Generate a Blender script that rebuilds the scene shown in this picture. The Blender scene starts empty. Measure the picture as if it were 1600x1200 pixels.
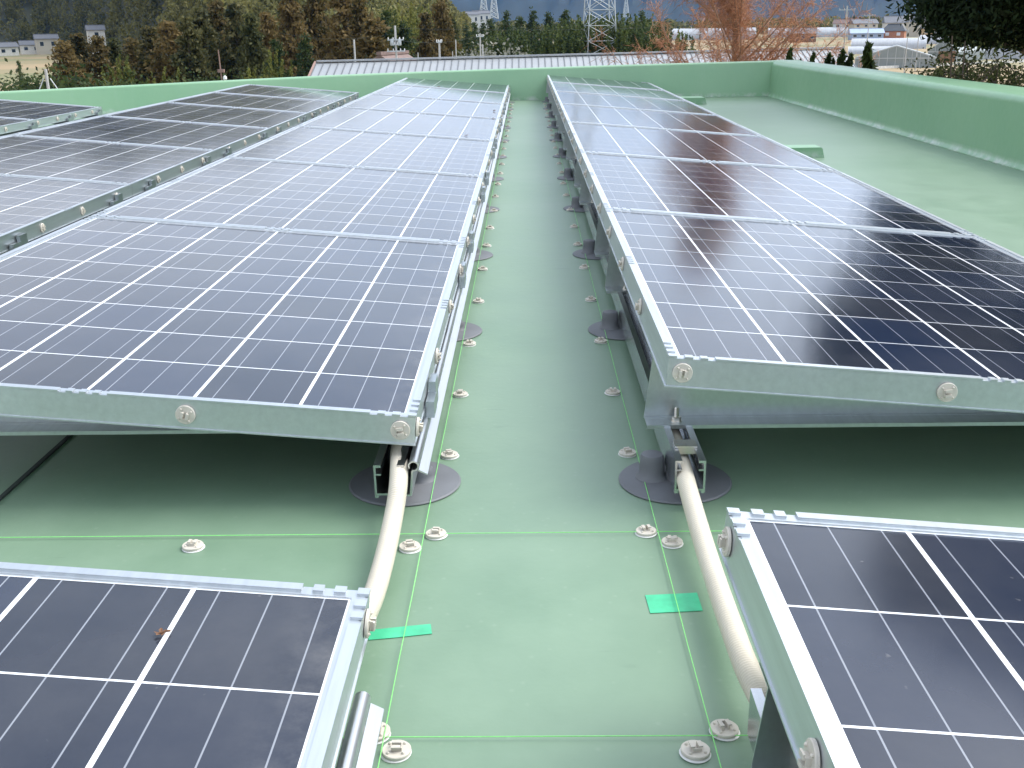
import bpy, math, random
import numpy as np
from mathutils import Vector, Matrix, Euler

R = math.radians
random.seed(7)
rng = np.random.default_rng(7)
SC = bpy.context.scene
COL = SC.collection

# ------------------------------------------------------------------ camera
FPX, PITCH, YAW, ROLL, CAMH = 1645.8, 0.3280, -0.0175, 0.0158, 0.70
_cy, _sy = math.cos(YAW), math.sin(YAW)
_fw = Vector((_sy, _cy, 0)); _rt = Vector((_cy, -_sy, 0)); _up = Vector((0, 0, 1))
_f2 = _fw * math.cos(PITCH) - _up * math.sin(PITCH)
_u2 = _fw * math.sin(PITCH) + _up * math.cos(PITCH)
CR = _rt * math.cos(ROLL) - _u2 * math.sin(ROLL)
CU = _rt * math.sin(ROLL) + _u2 * math.cos(ROLL)
CF = _f2
cam_d = bpy.data.cameras.new('camera')
cam = bpy.data.objects.new('camera', cam_d)
COL.objects.link(cam)
cam_d.sensor_width = 36.0
cam_d.lens = FPX / 1600 * 36
cam_d.clip_start = 0.02
cam_d.clip_end = 30000
M = Matrix((CR, CU, -CF)).transposed().to_4x4()
M.translation = Vector((0, 0, CAMH))
cam.matrix_world = M
SC.camera = cam

# ------------------------------------------------------------------ sky, sun, exposure
SUN_EL, SUN_AZ = R(50), R(74)
world = bpy.data.worlds.new('World'); SC.world = world
world.use_nodes = True
wn = world.node_tree
sky = wn.nodes.new('ShaderNodeTexSky'); sky.sky_type = 'NISHITA'
sky.sun_disc = False
sky.sun_elevation = SUN_EL; sky.sun_rotation = SUN_AZ
sky.air_density = 1.0; sky.dust_density = 4.0; sky.ozone_density = 1.5
bg = wn.nodes['Background']
wc = wn.nodes.new('ShaderNodeTexCoord')                    # thin bright cloud over most of the sky
wz = wn.nodes.new('ShaderNodeMapping'); wz.inputs['Scale'].default_value = (1, 1, 2.6); wn.links.new(wc.outputs['Generated'], wz.inputs[0])
wno = wn.nodes.new('ShaderNodeTexNoise'); wno.inputs['Scale'].default_value = 2.2; wno.inputs['Detail'].default_value = 5
wn.links.new(wz.outputs[0], wno.inputs['Vector'])
wr = wn.nodes.new('ShaderNodeValToRGB'); wn.links.new(wno.outputs['Fac'], wr.inputs[0])
wr.color_ramp.elements[0].position = .30; wr.color_ramp.elements[0].color = (.78, .78, .78, 1)
wr.color_ramp.elements[1].position = .66; wr.color_ramp.elements[1].color = (.95, .95, .95, 1)
wm = wn.nodes.new('ShaderNodeMix'); wm.data_type = 'RGBA'
wn.links.new(wr.outputs[0], wm.inputs[0]); wn.links.new(sky.outputs[0], wm.inputs[6]); 
wd = wn.nodes.new('ShaderNodeVectorMath'); wd.operation = 'DOT_PRODUCT'; wn.links.new(wc.outputs['Generated'], wd.inputs[0])
wd.inputs[1].default_value = (math.cos(SUN_EL) * math.sin(SUN_AZ), math.cos(SUN_EL) * math.cos(SUN_AZ), math.sin(SUN_EL))
wg = wn.nodes.new('ShaderNodeValToRGB'); wn.links.new(wd.outputs['Value'], wg.inputs[0])      # brightening of the cloud towards the veiled sun
_st = [(0, (.80, .81, .83)), (.30, (.62, .70, .81)), (.52, (.80, .87, .97)), (.75, (1.02, 1.08, 1.17)), (1, (3.0, 3.0, 2.95))]
while len(wg.color_ramp.elements) < len(_st): wg.color_ramp.elements.new(.5)
for e_, (p_, c_) in zip(wg.color_ramp.elements, _st):
    e_.position = p_; e_.color = (*c_, 1)
wsp = wn.nodes.new('ShaderNodeSeparateXYZ'); wn.links.new(wc.outputs['Generated'], wsp.inputs[0])
wh = wn.nodes.new('ShaderNodeValToRGB'); wn.links.new(wsp.outputs[2], wh.inputs[0])            # hazy bright band low over the horizon
_st = [(0, (12.0, 12.0, 12.1)), (.16, (11.8, 11.9, 12.1)), (.40, (9.2, 9.5, 10.0)), (.62, (7.4, 7.7, 8.2))]
while len(wh.color_ramp.elements) < len(_st): wh.color_ramp.elements.new(.5)
for e_, (p_, c_) in zip(wh.color_ramp.elements, _st):
    e_.position = p_; e_.color = (*c_, 1)
wx = wn.nodes.new('ShaderNodeMix'); wx.data_type = 'RGBA'; wx.blend_type = 'MULTIPLY'; wx.inputs[0].default_value = 1
wn.links.new(wg.outputs[0], wx.inputs[6]); wn.links.new(wh.outputs[0], wx.inputs[7])
wn.links.new(wx.outputs[2], wm.inputs[7])
wn.links.new(wm.outputs[2], bg.inputs[0]); bg.inputs[1].default_value = 0.12
sd = bpy.data.lights.new('sun', 'SUN'); sun = bpy.data.objects.new('sun', sd); COL.objects.link(sun)
sd.energy = 1.9; sd.angle = R(34); sd.color = (1, .96, .9)
sv = Vector((math.cos(SUN_EL) * math.sin(SUN_AZ), math.cos(SUN_EL) * math.cos(SUN_AZ), math.sin(SUN_EL)))
sun.rotation_euler = sv.to_track_quat('Z', 'Y').to_euler()
SC.view_settings.view_transform = 'Standard'; SC.view_settings.look = 'None'
SC.view_settings.exposure = 0.62; SC.view_settings.gamma = 1
SC.cycles.max_bounces = 8; SC.cycles.volume_bounces = 0
SC.cycles.use_denoising = True

# ------------------------------------------------------------------ helpers
def ray(px, py):
    """direction through a photograph pixel, scaled so that its horizontal length is 1"""
    d = CF + CR * ((px - 800) / FPX) - CU * ((py - 600) / FPX)
    return d / math.hypot(d.x, d.y)

def at(px, py, dist):
    return Vector((0, 0, CAMH)) + ray(px, py) * dist

def onz(px, py, z):
    d = ray(px, py)
    return Vector((0, 0, CAMH)) + d * ((z - CAMH) / d.z)

class MB:
    def __init__(self):
        self.v = []; self.f = []
    def add(self, vs, fs):
        n = len(self.v)
        self.v += [tuple(p) for p in vs]
        self.f += [tuple(i + n for i in q) for q in fs]
        return self
    def box(self, x0, x1, y0, y1, z0, z1):
        vs = [(x, y, z) for z in (z0, z1) for y in (y0, y1) for x in (x0, x1)]
        return self.add(vs, [(0, 2, 3, 1), (4, 5, 7, 6), (0, 1, 5, 4), (2, 6, 7, 3), (0, 4, 6, 2), (1, 3, 7, 5)])
    def lathe(self, prof, c=(0, 0, 0), n=24, cap=True):
        vs = []; fs = []
        for r, z in prof:
            for i in range(n):
                a = 2 * math.pi * i / n
                vs.append((c[0] + r * math.cos(a), c[1] + r * math.sin(a), c[2] + z))
        for k in range(len(prof) - 1):
            for i in range(n):
                j = (i + 1) % n
                fs.append((k * n + i, k * n + j, (k + 1) * n + j, (k + 1) * n + i))
        if cap:
            fs.append(tuple(range(n - 1, -1, -1)))
            fs.append(tuple((len(prof) - 1) * n + i for i in range(n)))
        return self.add(vs, fs)
    def tube(self, pts, rad, n=8, cap=True):
        pts = [Vector(p) for p in pts]
        if not hasattr(rad, '__len__'): rad = [rad] * len(pts)
        vs = []; fs = []
        prev = None
        for k, p in enumerate(pts):
            t = (pts[min(k + 1, len(pts) - 1)] - pts[max(k - 1, 0)]).normalized()
            if prev is None:
                a = Vector((0, 0, 1)) if abs(t.z) < .9 else Vector((1, 0, 0))
                u = t.cross(a).normalized()
            else:
                u = (prev - t * prev.dot(t)).normalized()
            prev = u
            w = t.cross(u)
            for i in range(n):
                g = 2 * math.pi * i / n
                vs.append(p + (u * math.cos(g) + w * math.sin(g)) * rad[k])
        for k in range(len(pts) - 1):
            for i in range(n):
                j = (i + 1) % n
                fs.append((k * n + i, k * n + j, (k + 1) * n + j, (k + 1) * n + i))
        if cap:
            fs.append(tuple(range(n - 1, -1, -1)))
            fs.append(tuple((len(pts) - 1) * n + i for i in range(n)))
        return self.add(vs, fs)
    def prism_y(self, poly, y0, y1):
        """poly: (x, z) outline extruded along y"""
        n = len(poly)
        vs = [(x, y0, z) for x, z in poly] + [(x, y1, z) for x, z in poly]
        fs = [(i, (i + 1) % n, n + (i + 1) % n, n + i) for i in range(n)]
        fs += [tuple(range(n - 1, -1, -1)), tuple(range(n, 2 * n))]
        return self.add(vs, fs)
    def rot_z(self, a, start=0):
        c, s = math.cos(a), math.sin(a)
        for i in range(start, len(self.v)):
            x, y, z = self.v[i]; self.v[i] = (c * x - s * y, s * x + c * y, z)
        return self
    def mesh(self, name, m, smooth=False):
        me = bpy.data.meshes.new(name)
        me.from_pydata(self.v, [], self.f)
        import bmesh
        bm = bmesh.new(); bm.from_mesh(me); bmesh.ops.recalc_face_normals(bm, faces=bm.faces); bm.to_mesh(me); bm.free()
        me.materials.append(m)
        if smooth:
            me.polygons.foreach_set('use_smooth', [True] * len(me.polygons))
            try: me.set_sharp_from_angle(angle=R(smooth if smooth is not True else 40))
            except Exception: pass
        me.update()
        return me
    def build(self, name, m, parent=None, smooth=False, loc=None):
        return put(name, self.mesh(name, m, smooth), parent, loc)

def put(name, me, parent=None, loc=None, rot=None):
    o = bpy.data.objects.new(name, me); COL.objects.link(o)
    if parent: o.parent = parent
    if loc is not None: o.location = loc
    if rot is not None: o.rotation_euler = rot
    return o

def tag(o, label=None, cat=None, group=None, kind=None):
    if label: o['label'] = label
    if cat: o['category'] = cat
    if group: o['group'] = group
    if kind: o['kind'] = kind
    return o

def thing(name, label, cat, loc=(0, 0, 0), rz=0, group=None):
    o = bpy.data.objects.new(name, None); COL.objects.link(o)
    o.empty_display_size = .05
    o.location = loc; o.rotation_euler = (0, 0, rz)
    return tag(o, label, cat, group)

def copy_tree(o, parent=None):
    c = o.copy(); COL.objects.link(c)
    if parent: c.parent = parent
    for ch in list(o.children): copy_tree(ch, c)
    return c

ORD = ['first', 'second', 'third', 'fourth', 'fifth', 'sixth', 'seventh', 'eighth', 'ninth', 'tenth', 'eleventh', 'twelfth', 'thirteenth',
       'fourteenth', 'fifteenth', 'sixteenth', 'seventeenth', 'eighteenth', 'nineteenth', 'twentieth']
ORD += ['twenty-' + o for o in ORD[:9]] + ['thirtieth'] + ['thirty-' + o for o in ORD[:9]]

# ------------------------------------------------------------------ materials
class NT:
    def __init__(self, name):
        self.m = bpy.data.materials.new(name); self.m.use_nodes = True
        self.t = self.m.node_tree; self.b = self.t.nodes['Principled BSDF']
    def n(self, typ, **kw):
        x = self.t.nodes.new(typ)
        for k, v in kw.items(): setattr(x, k, v)
        return x
    def l(self, a, b): self.t.links.new(a, b)
    def math(self, op, a, b=None, c=None):
        x = self.n('ShaderNodeMath', operation=op)
        for i, q in enumerate((a, b, c)):
            if q is None: continue
            if isinstance(q, (int, float)): x.inputs[i].default_value = q
            else: self.l(q, x.inputs[i])
        return x.outputs[0]
    def mix(self, f, a, b, typ='MIX'):
        x = self.n('ShaderNodeMix', data_type='RGBA', blend_type=typ)
        for i, q in ((0, f), (6, a), (7, b)):
            if isinstance(q, (int, float)): x.inputs[i].default_value = q
            elif isinstance(q, (tuple, list)): x.inputs[i].default_value = (*q, 1)
            else: self.l(q, x.inputs[i])
        return x.outputs[2]
    def noise(self, scale, detail=4, rough=.55, coord='Object', vec=None, stretch=None):
        x = self.n('ShaderNodeTexNoise'); x.inputs['Scale'].default_value = scale
        x.inputs['Detail'].default_value = detail; x.inputs['Roughness'].default_value = rough
        if vec is None:
            vec = self.n('ShaderNodeTexCoord').outputs[coord]
        if stretch:
            mp = self.n('ShaderNodeMapping'); mp.inputs['Scale'].default_value = stretch
            self.l(vec, mp.inputs[0]); vec = mp.outputs[0]
        self.l(vec, x.inputs['Vector'])
        return x.outputs['Fac']
    def ramp(self, f, stops):
        x = self.n('ShaderNodeValToRGB'); self.l(f, x.inputs[0])
        e = x.color_ramp.elements
        while len(e) < len(stops): e.new(.5)
        for el, (p, c) in zip(e, stops):
            el.position = p; el.color = (*c, 1) if isinstance(c, (tuple, list)) else (c, c, c, 1)
        return x.outputs[0]
    def set(self, **kw):
        for k, v in kw.items():
            i = self.b.inputs[k]
            if isinstance(v, (int, float)): i.default_value = v
            elif isinstance(v, (tuple, list)): i.default_value = (*v, 1)
            else: self.l(v, i)
    def bump(self, h, strength=.2, dist=.01):
        x = self.n('ShaderNodeBump'); x.inputs['Strength'].default_value = strength; x.inputs['Distance'].default_value = dist
        self.l(h, x.inputs['Height']); self.l(x.outputs[0], self.b.inputs['Normal'])

def plain(name, col, rough=.6, metal=0., var=.18, scale=20, spec=.5, coord='Object'):
    k = NT(name)
    f = k.noise(scale, 5, coord=coord)
    lo = tuple(c * (1 - var) for c in col); hi = tuple(min(1, c * (1 + var)) for c in col)
    k.set(**{'Base Color': k.ramp(f, [(.3, lo), (.7, hi)]), 'Roughness': k.math('MULTIPLY_ADD', f, .2, rough - .1), 'Metallic': metal, 'Specular IOR Level': spec})
    return k.m

def leafy(name, dark, light, rough=.7, scale=.6, alt=None):
    k = NT(name)
    g = k.n('ShaderNodeNewGeometry'); oi = k.n('ShaderNodeObjectInfo')
    f = k.noise(scale, 3, vec=g.outputs['Position'])
    f2 = k.math('MULTIPLY_ADD', g.outputs['Random Per Island'], .5, k.math('MULTIPLY', f, .9))
    f3 = k.math('ADD', f2, k.math('MULTIPLY_ADD', oi.outputs['Random'], .36, -.18))
    c = k.ramp(f3, [(.35, dark), (.95, light)])
    if alt:                                            # trees of another tint in the same stand
        rnd = k.math('FRACT', k.math('MULTIPLY', oi.outputs['Random'], 17.3))
        c = k.mix(k.ramp(rnd, [(.35, 0.), (.8, .9)]), c, k.ramp(f3, [(.35, alt[0]), (.95, alt[1])]))
    k.set(**{'Base Color': c, 'Roughness': rough, 'Specular IOR Level': .25})
    tr = k.n('ShaderNodeBsdfTranslucent'); k.l(k.b.inputs['Base Color'].links[0].from_socket, tr.inputs[0])
    mx = k.n('ShaderNodeMixShader'); mx.inputs[0].default_value = .4
    k.l(k.b.outputs[0], mx.inputs[1]); k.l(tr.outputs[0], mx.inputs[2])
    k.l(mx.outputs[0], k.t.nodes['Material Output'].inputs['Surface'])
    return k.m

def floor_mat():
    k = NT('green_waterproof_coating')
    pos = k.n('ShaderNodeNewGeometry').outputs['Position']
    big = k.noise(.9, 3, vec=pos); mid = k.noise(7, 5, .6, vec=pos); fine = k.noise(90, 3, vec=pos)
    c = k.ramp(mid, [(.3, (.132, .222, .142)), (.7, (.166, .262, .174))])
    c = k.mix(k.math('MULTIPLY', k.ramp(big, [(.38, 0.), (.65, 1.)]), .32), c, (.235, .315, .24))
    vor = k.n('ShaderNodeTexVoronoi'); vor.inputs['Scale'].default_value = 38; k.l(pos, vor.inputs['Vector'])
    fl = k.ramp(vor.outputs['Distance'], [(.0, 1.), (.16, 0.)])
    c = k.mix(k.math('MULTIPLY', fl, .22), c, (.29, .36, .28))
    st = k.noise(2.2, 6, .7, vec=pos, stretch=(1, .35, 1))
    c = k.mix(k.math('MULTIPLY', k.ramp(st, [(.6, 0.), (.72, 1.)]), .22), c, (.085, .165, .105))
    scr = k.noise(26, 2, .5, vec=pos, stretch=(.25, 1.6, 1))
    c = k.mix(k.math('MULTIPLY', k.ramp(scr, [(.72, 0.), (.8, 1.)]), .35), c, (.07, .12, .085))
    k.set(**{'Base Color': c, 'Roughness': k.math('MULTIPLY_ADD', mid, .16, .38), 'IOR': 1.6})
    k.bump(k.math('ADD', k.math('MULTIPLY', mid, .7), k.math('MULTIPLY', fine, .12)), .16, .012)
    return k.m

def parapet_mat():
    k = NT('green_parapet_coating')
    pos = k.n('ShaderNodeNewGeometry').outputs['Position']
    a = k.noise(1.3, 4, vec=pos); b = k.noise(16, 4, vec=pos)
    c = k.ramp(a, [(.3, (.195, .362, .214)), (.7, (.232, .400, .242))])
    st = k.noise(5, 4, .6, vec=pos, stretch=(1, 1, .12))
    c = k.mix(k.math('MULTIPLY', k.ramp(st, [(.58, 0.), (.75, 1.)]), .25), c, (.30, .42, .31))
    z = k.n('ShaderNodeSeparateXYZ'); k.l(pos, z.inputs[0])
    fz = k.ramp(z.outputs[2], [(.012, 1.), (.045, 0.)])
    c = k.mix(k.math('MULTIPLY', fz, k.ramp(k.noise(9, 5, .7, vec=pos), [(.45, 0.), (.62, .75)])), c, (.5, .55, .5))
    k.set(**{'Base Color': c, 'Roughness': k.math('MULTIPLY_ADD', b, .2, .3)})
    k.bump(b, .15, .01)
    return k.m

MW, ML = 1.0, 1.33          # module width across the slope, length along the row
PX, PY = .1611, .1621
def cell_mat(name, navy, blue):
    k = NT(name)
    tc = k.n('ShaderNodeTexCoord').outputs['Object']
    s = k.n('ShaderNodeSeparateXYZ'); k.l(tc, s.inputs[0])
    u = k.math('DIVIDE', k.math('ADD', s.outputs[0], MW / 2 + 3 * PX), PX)     # x runs from -MW to 0
    v = k.math('DIVIDE', k.math('ADD', s.outputs[1], -(ML - 8 * PY) / 2), PY)
    fu = k.math('FRACT', u); fv = k.math('FRACT', v)
    gu = k.math('GREATER_THAN', k.math('ABSOLUTE', k.math('SUBTRACT', fu, .5)), .5 - .0026 / PX)
    gv = k.math('GREATER_THAN', k.math('ABSOLUTE', k.math('SUBTRACT', fv, .5)), .5 - .0014 / PY)
    out = k.math('MAXIMUM', k.math('GREATER_THAN', k.math('ABSOLUTE', k.math('SUBTRACT', u, 3)), 3 - .0006 / PX),
                 k.math('GREATER_THAN', k.math('ABSOLUTE', k.math('SUBTRACT', v, 4)), 4 - .0006 / PY))
    white = k.math('MAXIMUM', k.math('MAXIMUM', gu, gv), out)
    fb = k.math('FRACT', k.math('MULTIPLY', fu, 3))
    bus = k.math('LESS_THAN', k.math('ABSOLUTE', k.math('SUBTRACT', fb, .5)), .0008 / PX * 3)
    oi = k.n('ShaderNodeObjectInfo').outputs['Random']
    cid = k.n('ShaderNodeCombineXYZ'); k.l(k.math('FLOOR', u), cid.inputs[0]); k.l(k.math('FLOOR', v), cid.inputs[1]); k.l(k.math('MULTIPLY', oi, 37), cid.inputs[2])
    wn_ = k.n('ShaderNodeTexWhiteNoise', noise_dimensions='3D'); k.l(cid.outputs[0], wn_.inputs[0])
    grain = k.noise(160, 3, .7, vec=tc)
    cellc = k.mix(wn_.outputs[0], navy, blue)
    cellc = k.mix(k.math('MULTIPLY', grain, .5), cellc, tuple(c * 1.5 + .004 for c in navy))
    c = k.mix(k.math('MULTIPLY', bus, .85), cellc, (.26, .28, .32))
    c = k.mix(white, c, (.78, .80, .82))
    geo = k.n('ShaderNodeNewGeometry').outputs['Position']
    d1 = k.noise(3.2, 6, .65, vec=geo); d2 = k.noise(60, 2, .6, vec=geo)
    dust = k.math('MULTIPLY_ADD', k.ramp(d1, [(.4, 0.), (.75, 1.)]), .05, .015)
    speck = k.math('MULTIPLY', k.ramp(d2, [(.74, 0.), (.80, 1.)]), .12)
    # washed-down dirt lies along the low edge
    mr = k.n('ShaderNodeMapRange'); k.l(s.outputs[0], mr.inputs[0]); mr.inputs[1].default_value = -.085; mr.inputs[2].default_value = -.012
    smear = k.math('MULTIPLY', mr.outputs[0], k.ramp(k.noise(13, 5, .7, vec=tc), [(.42, 0.), (.74, .15)]))
    c = k.mix(k.math('ADD', k.math('ADD', dust, speck), smear), c, (.5, .48, .44))
    k.set(**{'Base Color': c, 'Roughness': k.math('MULTIPLY_ADD', d1, .10, .07), 'Specular IOR Level': .5, 'IOR': 1.55})
    return k.m

def alu(name, col, rough, metal=1.0, streak=True):
    k = NT(name)
    a = k.noise(14, 4, .6, stretch=(6, .4, 6) if streak else None); b = k.noise(3, 3, coord='Object')
    lo = tuple(c * .88 for c in col)
    k.set(**{'Base Color': k.ramp(a, [(.3, lo), (.7, col)]), 'Metallic': metal, 'Roughness': k.math('MULTIPLY_ADD', b, .16, rough - .08)})
    k.bump(k.noise(220, 2, stretch=(1, .08, 1)), .04, .001)
    return k.m

M_FLOOR = floor_mat(); M_WALL = parapet_mat()
M_CELL = cell_mat('solar_cells_under_glass', (.005, .009, .021), (.008, .018, .048))
M_FRAME = alu('anodised_frame', (.66, .695, .72), .42)
M_RAIL = alu('polished_rail', (.56, .58, .60), .22)
M_TRIM = alu('extruded_trim', (.62, .64, .66), .36)
M_GALV = alu('galvanised_sheet', (.52, .56, .57), .34)
M_STEEL = alu('stainless_bolt', (.70, .67, .61), .28, streak=False)
M_PED = plain('grey_rubber', (.145, .152, .165), .6, var=.2, scale=9)
M_CLIP = plain('cream_plastic', (.56, .52, .45), .5, var=.12, scale=60)
M_GLUE = plain('white_adhesive', (.7, .7, .68), .5, var=.1, scale=80)
M_STR = plain('neon_green_cord', (.24, .74, .20), .5, var=.1, scale=200)
M_TAPE = plain('green_masking_tape', (.06, .46, .24), .4, var=.16, scale=40)
M_TUBE = plain('cream_conduit', (.60, .55, .45), .5, var=.06, scale=10)
M_DARK = plain('dark_gap', (.03, .04, .035), .8)

# ------------------------------------------------------------------ roof and parapets
GZ = -9.0
deck = MB().box(-12, 2.62, -6, 11.4, GZ, 0)
o = deck.build('roof_deck', M_FLOOR); tag(o, 'pale green coated flat roof under the panel rows', 'roof', kind='structure')

def parapet(name, path, tops, thick, label, side):
    """inner face follows PATH (x, y); tops: inner top heights; thick: coping width; rounded inner top edge and a cant at the foot"""
    prof = [(0.030, 0.004), (0.018, .010), (.010, .028), (.006, .05)]
    rad = .045
    b = MB(); rows = []
    n = len(path)
    for i, (p, h) in enumerate(zip(path, tops)):
        a = Vector(path[max(i - 1, 0)]); c = Vector(path[min(i + 1, n - 1)])
        t = (c - a).normalized(); nrm = Vector((t.y, -t.x)) * side      # towards the roof
        pr = [(u, z) for u, z in prof] + [(.002, h * .55)]
        for g in range(0, 7):
            q = R(15 * g)
            pr.append((-rad + rad * math.cos(q), h - rad + rad * math.sin(q)))
        pr += [(-thick * .5, h + .004), (-thick + .01, h), (-thick, h - .012), (-thick, -.9), (.030, -.9)]
        rows.append([(p[0] + nrm.x * u, p[1] + nrm.y * u, z) for u, z in pr])
    m = len(rows[0])
    vs = [q for r in rows for q in r]; fs = []
    for i in range(n - 1):
        for j in range(m):
            k2 = (j + 1) % m
            fs.append((i * m + j, i * m + k2, (i + 1) * m + k2, (i + 1) * m + j))
    fs += [tuple(range(m)), tuple((n - 1) * m + j for j in range(m - 1, -1, -1))]
    b.add(vs, fs)
    o = b.build(name, M_WALL, smooth=55)
    return tag(o, label, 'parapet wall')

bp = [(2.70, 11.11), (1.0, 11.06), (-.3, 11.0), (-1.1, 10.93), (-1.9, 10.72), (-3.3, 10.30), (-4.8, 9.83), (-9, 8.5)]
bt = [.331, .312, .292, .280, .269, .238, .205, .12]
parapet('parapet_wall', bp, bt, .26, 'green coated parapet wall closing the far end of the roof', -1 * -1)
rp = [(2.412, -5), (2.412, 0), (2.412, 3), (2.41, 5.3), (2.41, 8), (2.41, 11.11)]
rt_ = [.345, .345, .345, .343, .337, .329]
parapet('parapet_wall', rp, rt_, .30, 'long green parapet wall with smooth rounded coping beside the bare strip of roof', -1)
for (x, y, w, d, h, lab) in ((1.47, 5.86, .24, .14, .055, 'small green roof block nearer the aisle end, dark crack on its face'),
                             (1.49, 9.93, .24, .22, .06, 'small green roof block close to the far parapet')):
    b = MB(); b.prism_y([(-w / 2, 0), (w / 2 + .012, 0), (w / 2, h - .008), (w / 2 - .008, h), (-w / 2, h)], -d / 2, d / 2)
    o = b.build('roof_block', M_WALL, loc=(x, y, 0)); tag(o, lab, 'block', 'green roof blocks')
j = MB().box(-.845, -.838, -1, 10.5, .0005, .004).build('floor_joint', M_DARK)
tag(j, 'dark straight seam in the roof coating beneath the shaded row', 'seam', kind='structure')

# ------------------------------------------------------------------ solar modules
TILT = .0875
FH = .046
def bar(b, x0, x1, y0, y1, side):
    pass

def frame_mesh():
    b = MB(); t = .003
    # walls
    b.box(-t, 0, 0, ML, -FH, -.003); b.box(-MW, -MW + t, 0, ML, -FH, -.003)
    b.box(-MW + t, -t, 0, t, -FH, -.003); b.box(-MW + t, -t, ML - t, ML, -FH, -.003)
    # lip that holds the glass
    q = .0162
    b.box(-q, -t, t, ML - t, -.0065, -.0025); b.box(-MW + t, -MW + q, t, ML - t, -.0065, -.0025)
    b.box(-MW + q, -q, t, q, -.0065, -.0025); b.box(-MW + q, -q, ML - q, ML - t, -.0065, -.0025)
    # bottom flange, 2 mm proud of the wall
    f = .024
    b.box(-f, .002, -.002, ML + .002, -FH - .002, -FH); b.box(-MW - .002, -MW + f, -.002, ML + .002, -FH - .002, -FH)
    b.box(-MW + f, -f, -.002, f, -FH - .002, -FH); b.box(-MW + f, -f, ML - f, ML + .002, -FH - .002, -FH)
    # raised outer strips with notches at the corners and at mid length
    def strip(a0, a1, along, c0, c1):
        if along == 'y': b.box(c0, c1, a0, a1, -.0025, 0.0005)
        else: b.box(a0, a1, c0, c1, -.0025, 0.0005)
    w = .0116
    def cuts(L):
        e = .058
        return [(0.0, .012), (.0235, .0355), (.0465, .0575), (.069, L / 2 - .036), (L / 2 - .024, L / 2 - .014), (L / 2 - .004, L / 2 + .006), (L / 2 + .016, L / 2 + .026), (L / 2 + .038, L - .069),
                (L - .0575, L - .0465), (L - .0355, L - .0235), (L - .012, L)]
    for a0, a1 in cuts(ML):
        strip(a0, a1, 'y', -w, .0008); strip(a0, a1, 'y', -MW - .0008, -MW + w)
    for a0, a1 in cuts(MW):
        x0, x1 = -MW + a0, -MW + a1
        x0 = max(x0, -MW + w + .001); x1 = min(x1, -w - .001)
        if x1 - x0 > .002:
            strip(x0, x1, 'x', -.0008, w); strip(x0, x1, 'x', ML - w, ML + .0008)
    return b.mesh('frame', M_FRAME)
ME_FRAME = frame_mesh()
M_BACK = plain('white_backsheet', (.72, .73, .72), .6, var=.05)
ME_BACK = MB().box(-MW + .004, -.004, .004, ML - .004, -.0125, -.0107).mesh('backsheet', M_BACK)
ME_GLASS = MB().box(-MW + .0035, -.0035, .0035, ML - .0035, -.0105, -.0045).mesh('glass', M_CELL)

def clip_mesh():
    b = MB()
    b.lathe([(.0120, 0), (.0150, .0006), (.0150, .0032), (.0143, .0040)], n=28)
    for a in range(4):
        q = R(45 + 90 * a); b.lathe([(.0016, .0036), (.0016, .0052), (.0008, .0062)], (.0108 * math.cos(q), .0108 * math.sin(q), 0), 8)
    for s in (-1, 1):                                   # two facing hooks
        b.box(-.0048, .0048, s * .0030 - .0011, s * .0030 + .0011, .0036, .0100)
        b.box(-.0048, .0048, min(s * .0041, s * .0062), max(s * .0041, s * .0062), .0082, .0100)
    b.box(-.006, -.0051, -.0045, .0045, .0036, .0082)
    return b.mesh('clip', M_CLIP, smooth=35)
ME_CLIP = clip_mesh()

def clip_on(parent, loc, facing):
    rz = random.choice((0, 90, 180, 270)) + random.uniform(-14, 14)
    base = {'front': Euler((R(90), 0, 0)), 'low': Euler((0, R(90), 0)), 'high': Euler((0, R(-90), 0))}[facing].to_matrix()
    o = put('clip', ME_CLIP, parent, loc)
    o.rotation_euler = (base @ Matrix.Rotation(R(rz), 3, 'Z')).to_euler()
    return o

PITCH_Y = 1.335
def module(x, y, z, label, group, sy=1.0, low_clips=(), high_clips=(), front=()):
    r = thing('solar_module', label, 'solar panel', (x, y, z), 0, group)
    r.rotation_euler = (0, TILT, 0); r.scale = (1, sy, 1)
    put('frame', ME_FRAME, r); put('glass', ME_GLASS, r); put('backsheet', ME_BACK, r)
    for c in low_clips: clip_on(r, (.0004, c, -.024), 'low')
    for c in high_clips: clip_on(r, (-MW - .0004, c, -.024), 'high')
    for c in front: clip_on(r, (c, -.0004, -.024), 'front')
    return r

def spaced(y0, y1, start=1.495, step=.362, ends=True):
    res = []
    k = math.ceil((y0 - start) / step)
    while start + k * step < y1:
        v = start + k * step - y0
        if .016 < v < ML - .016: res.append(v)
        k += 1
    return res

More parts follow.
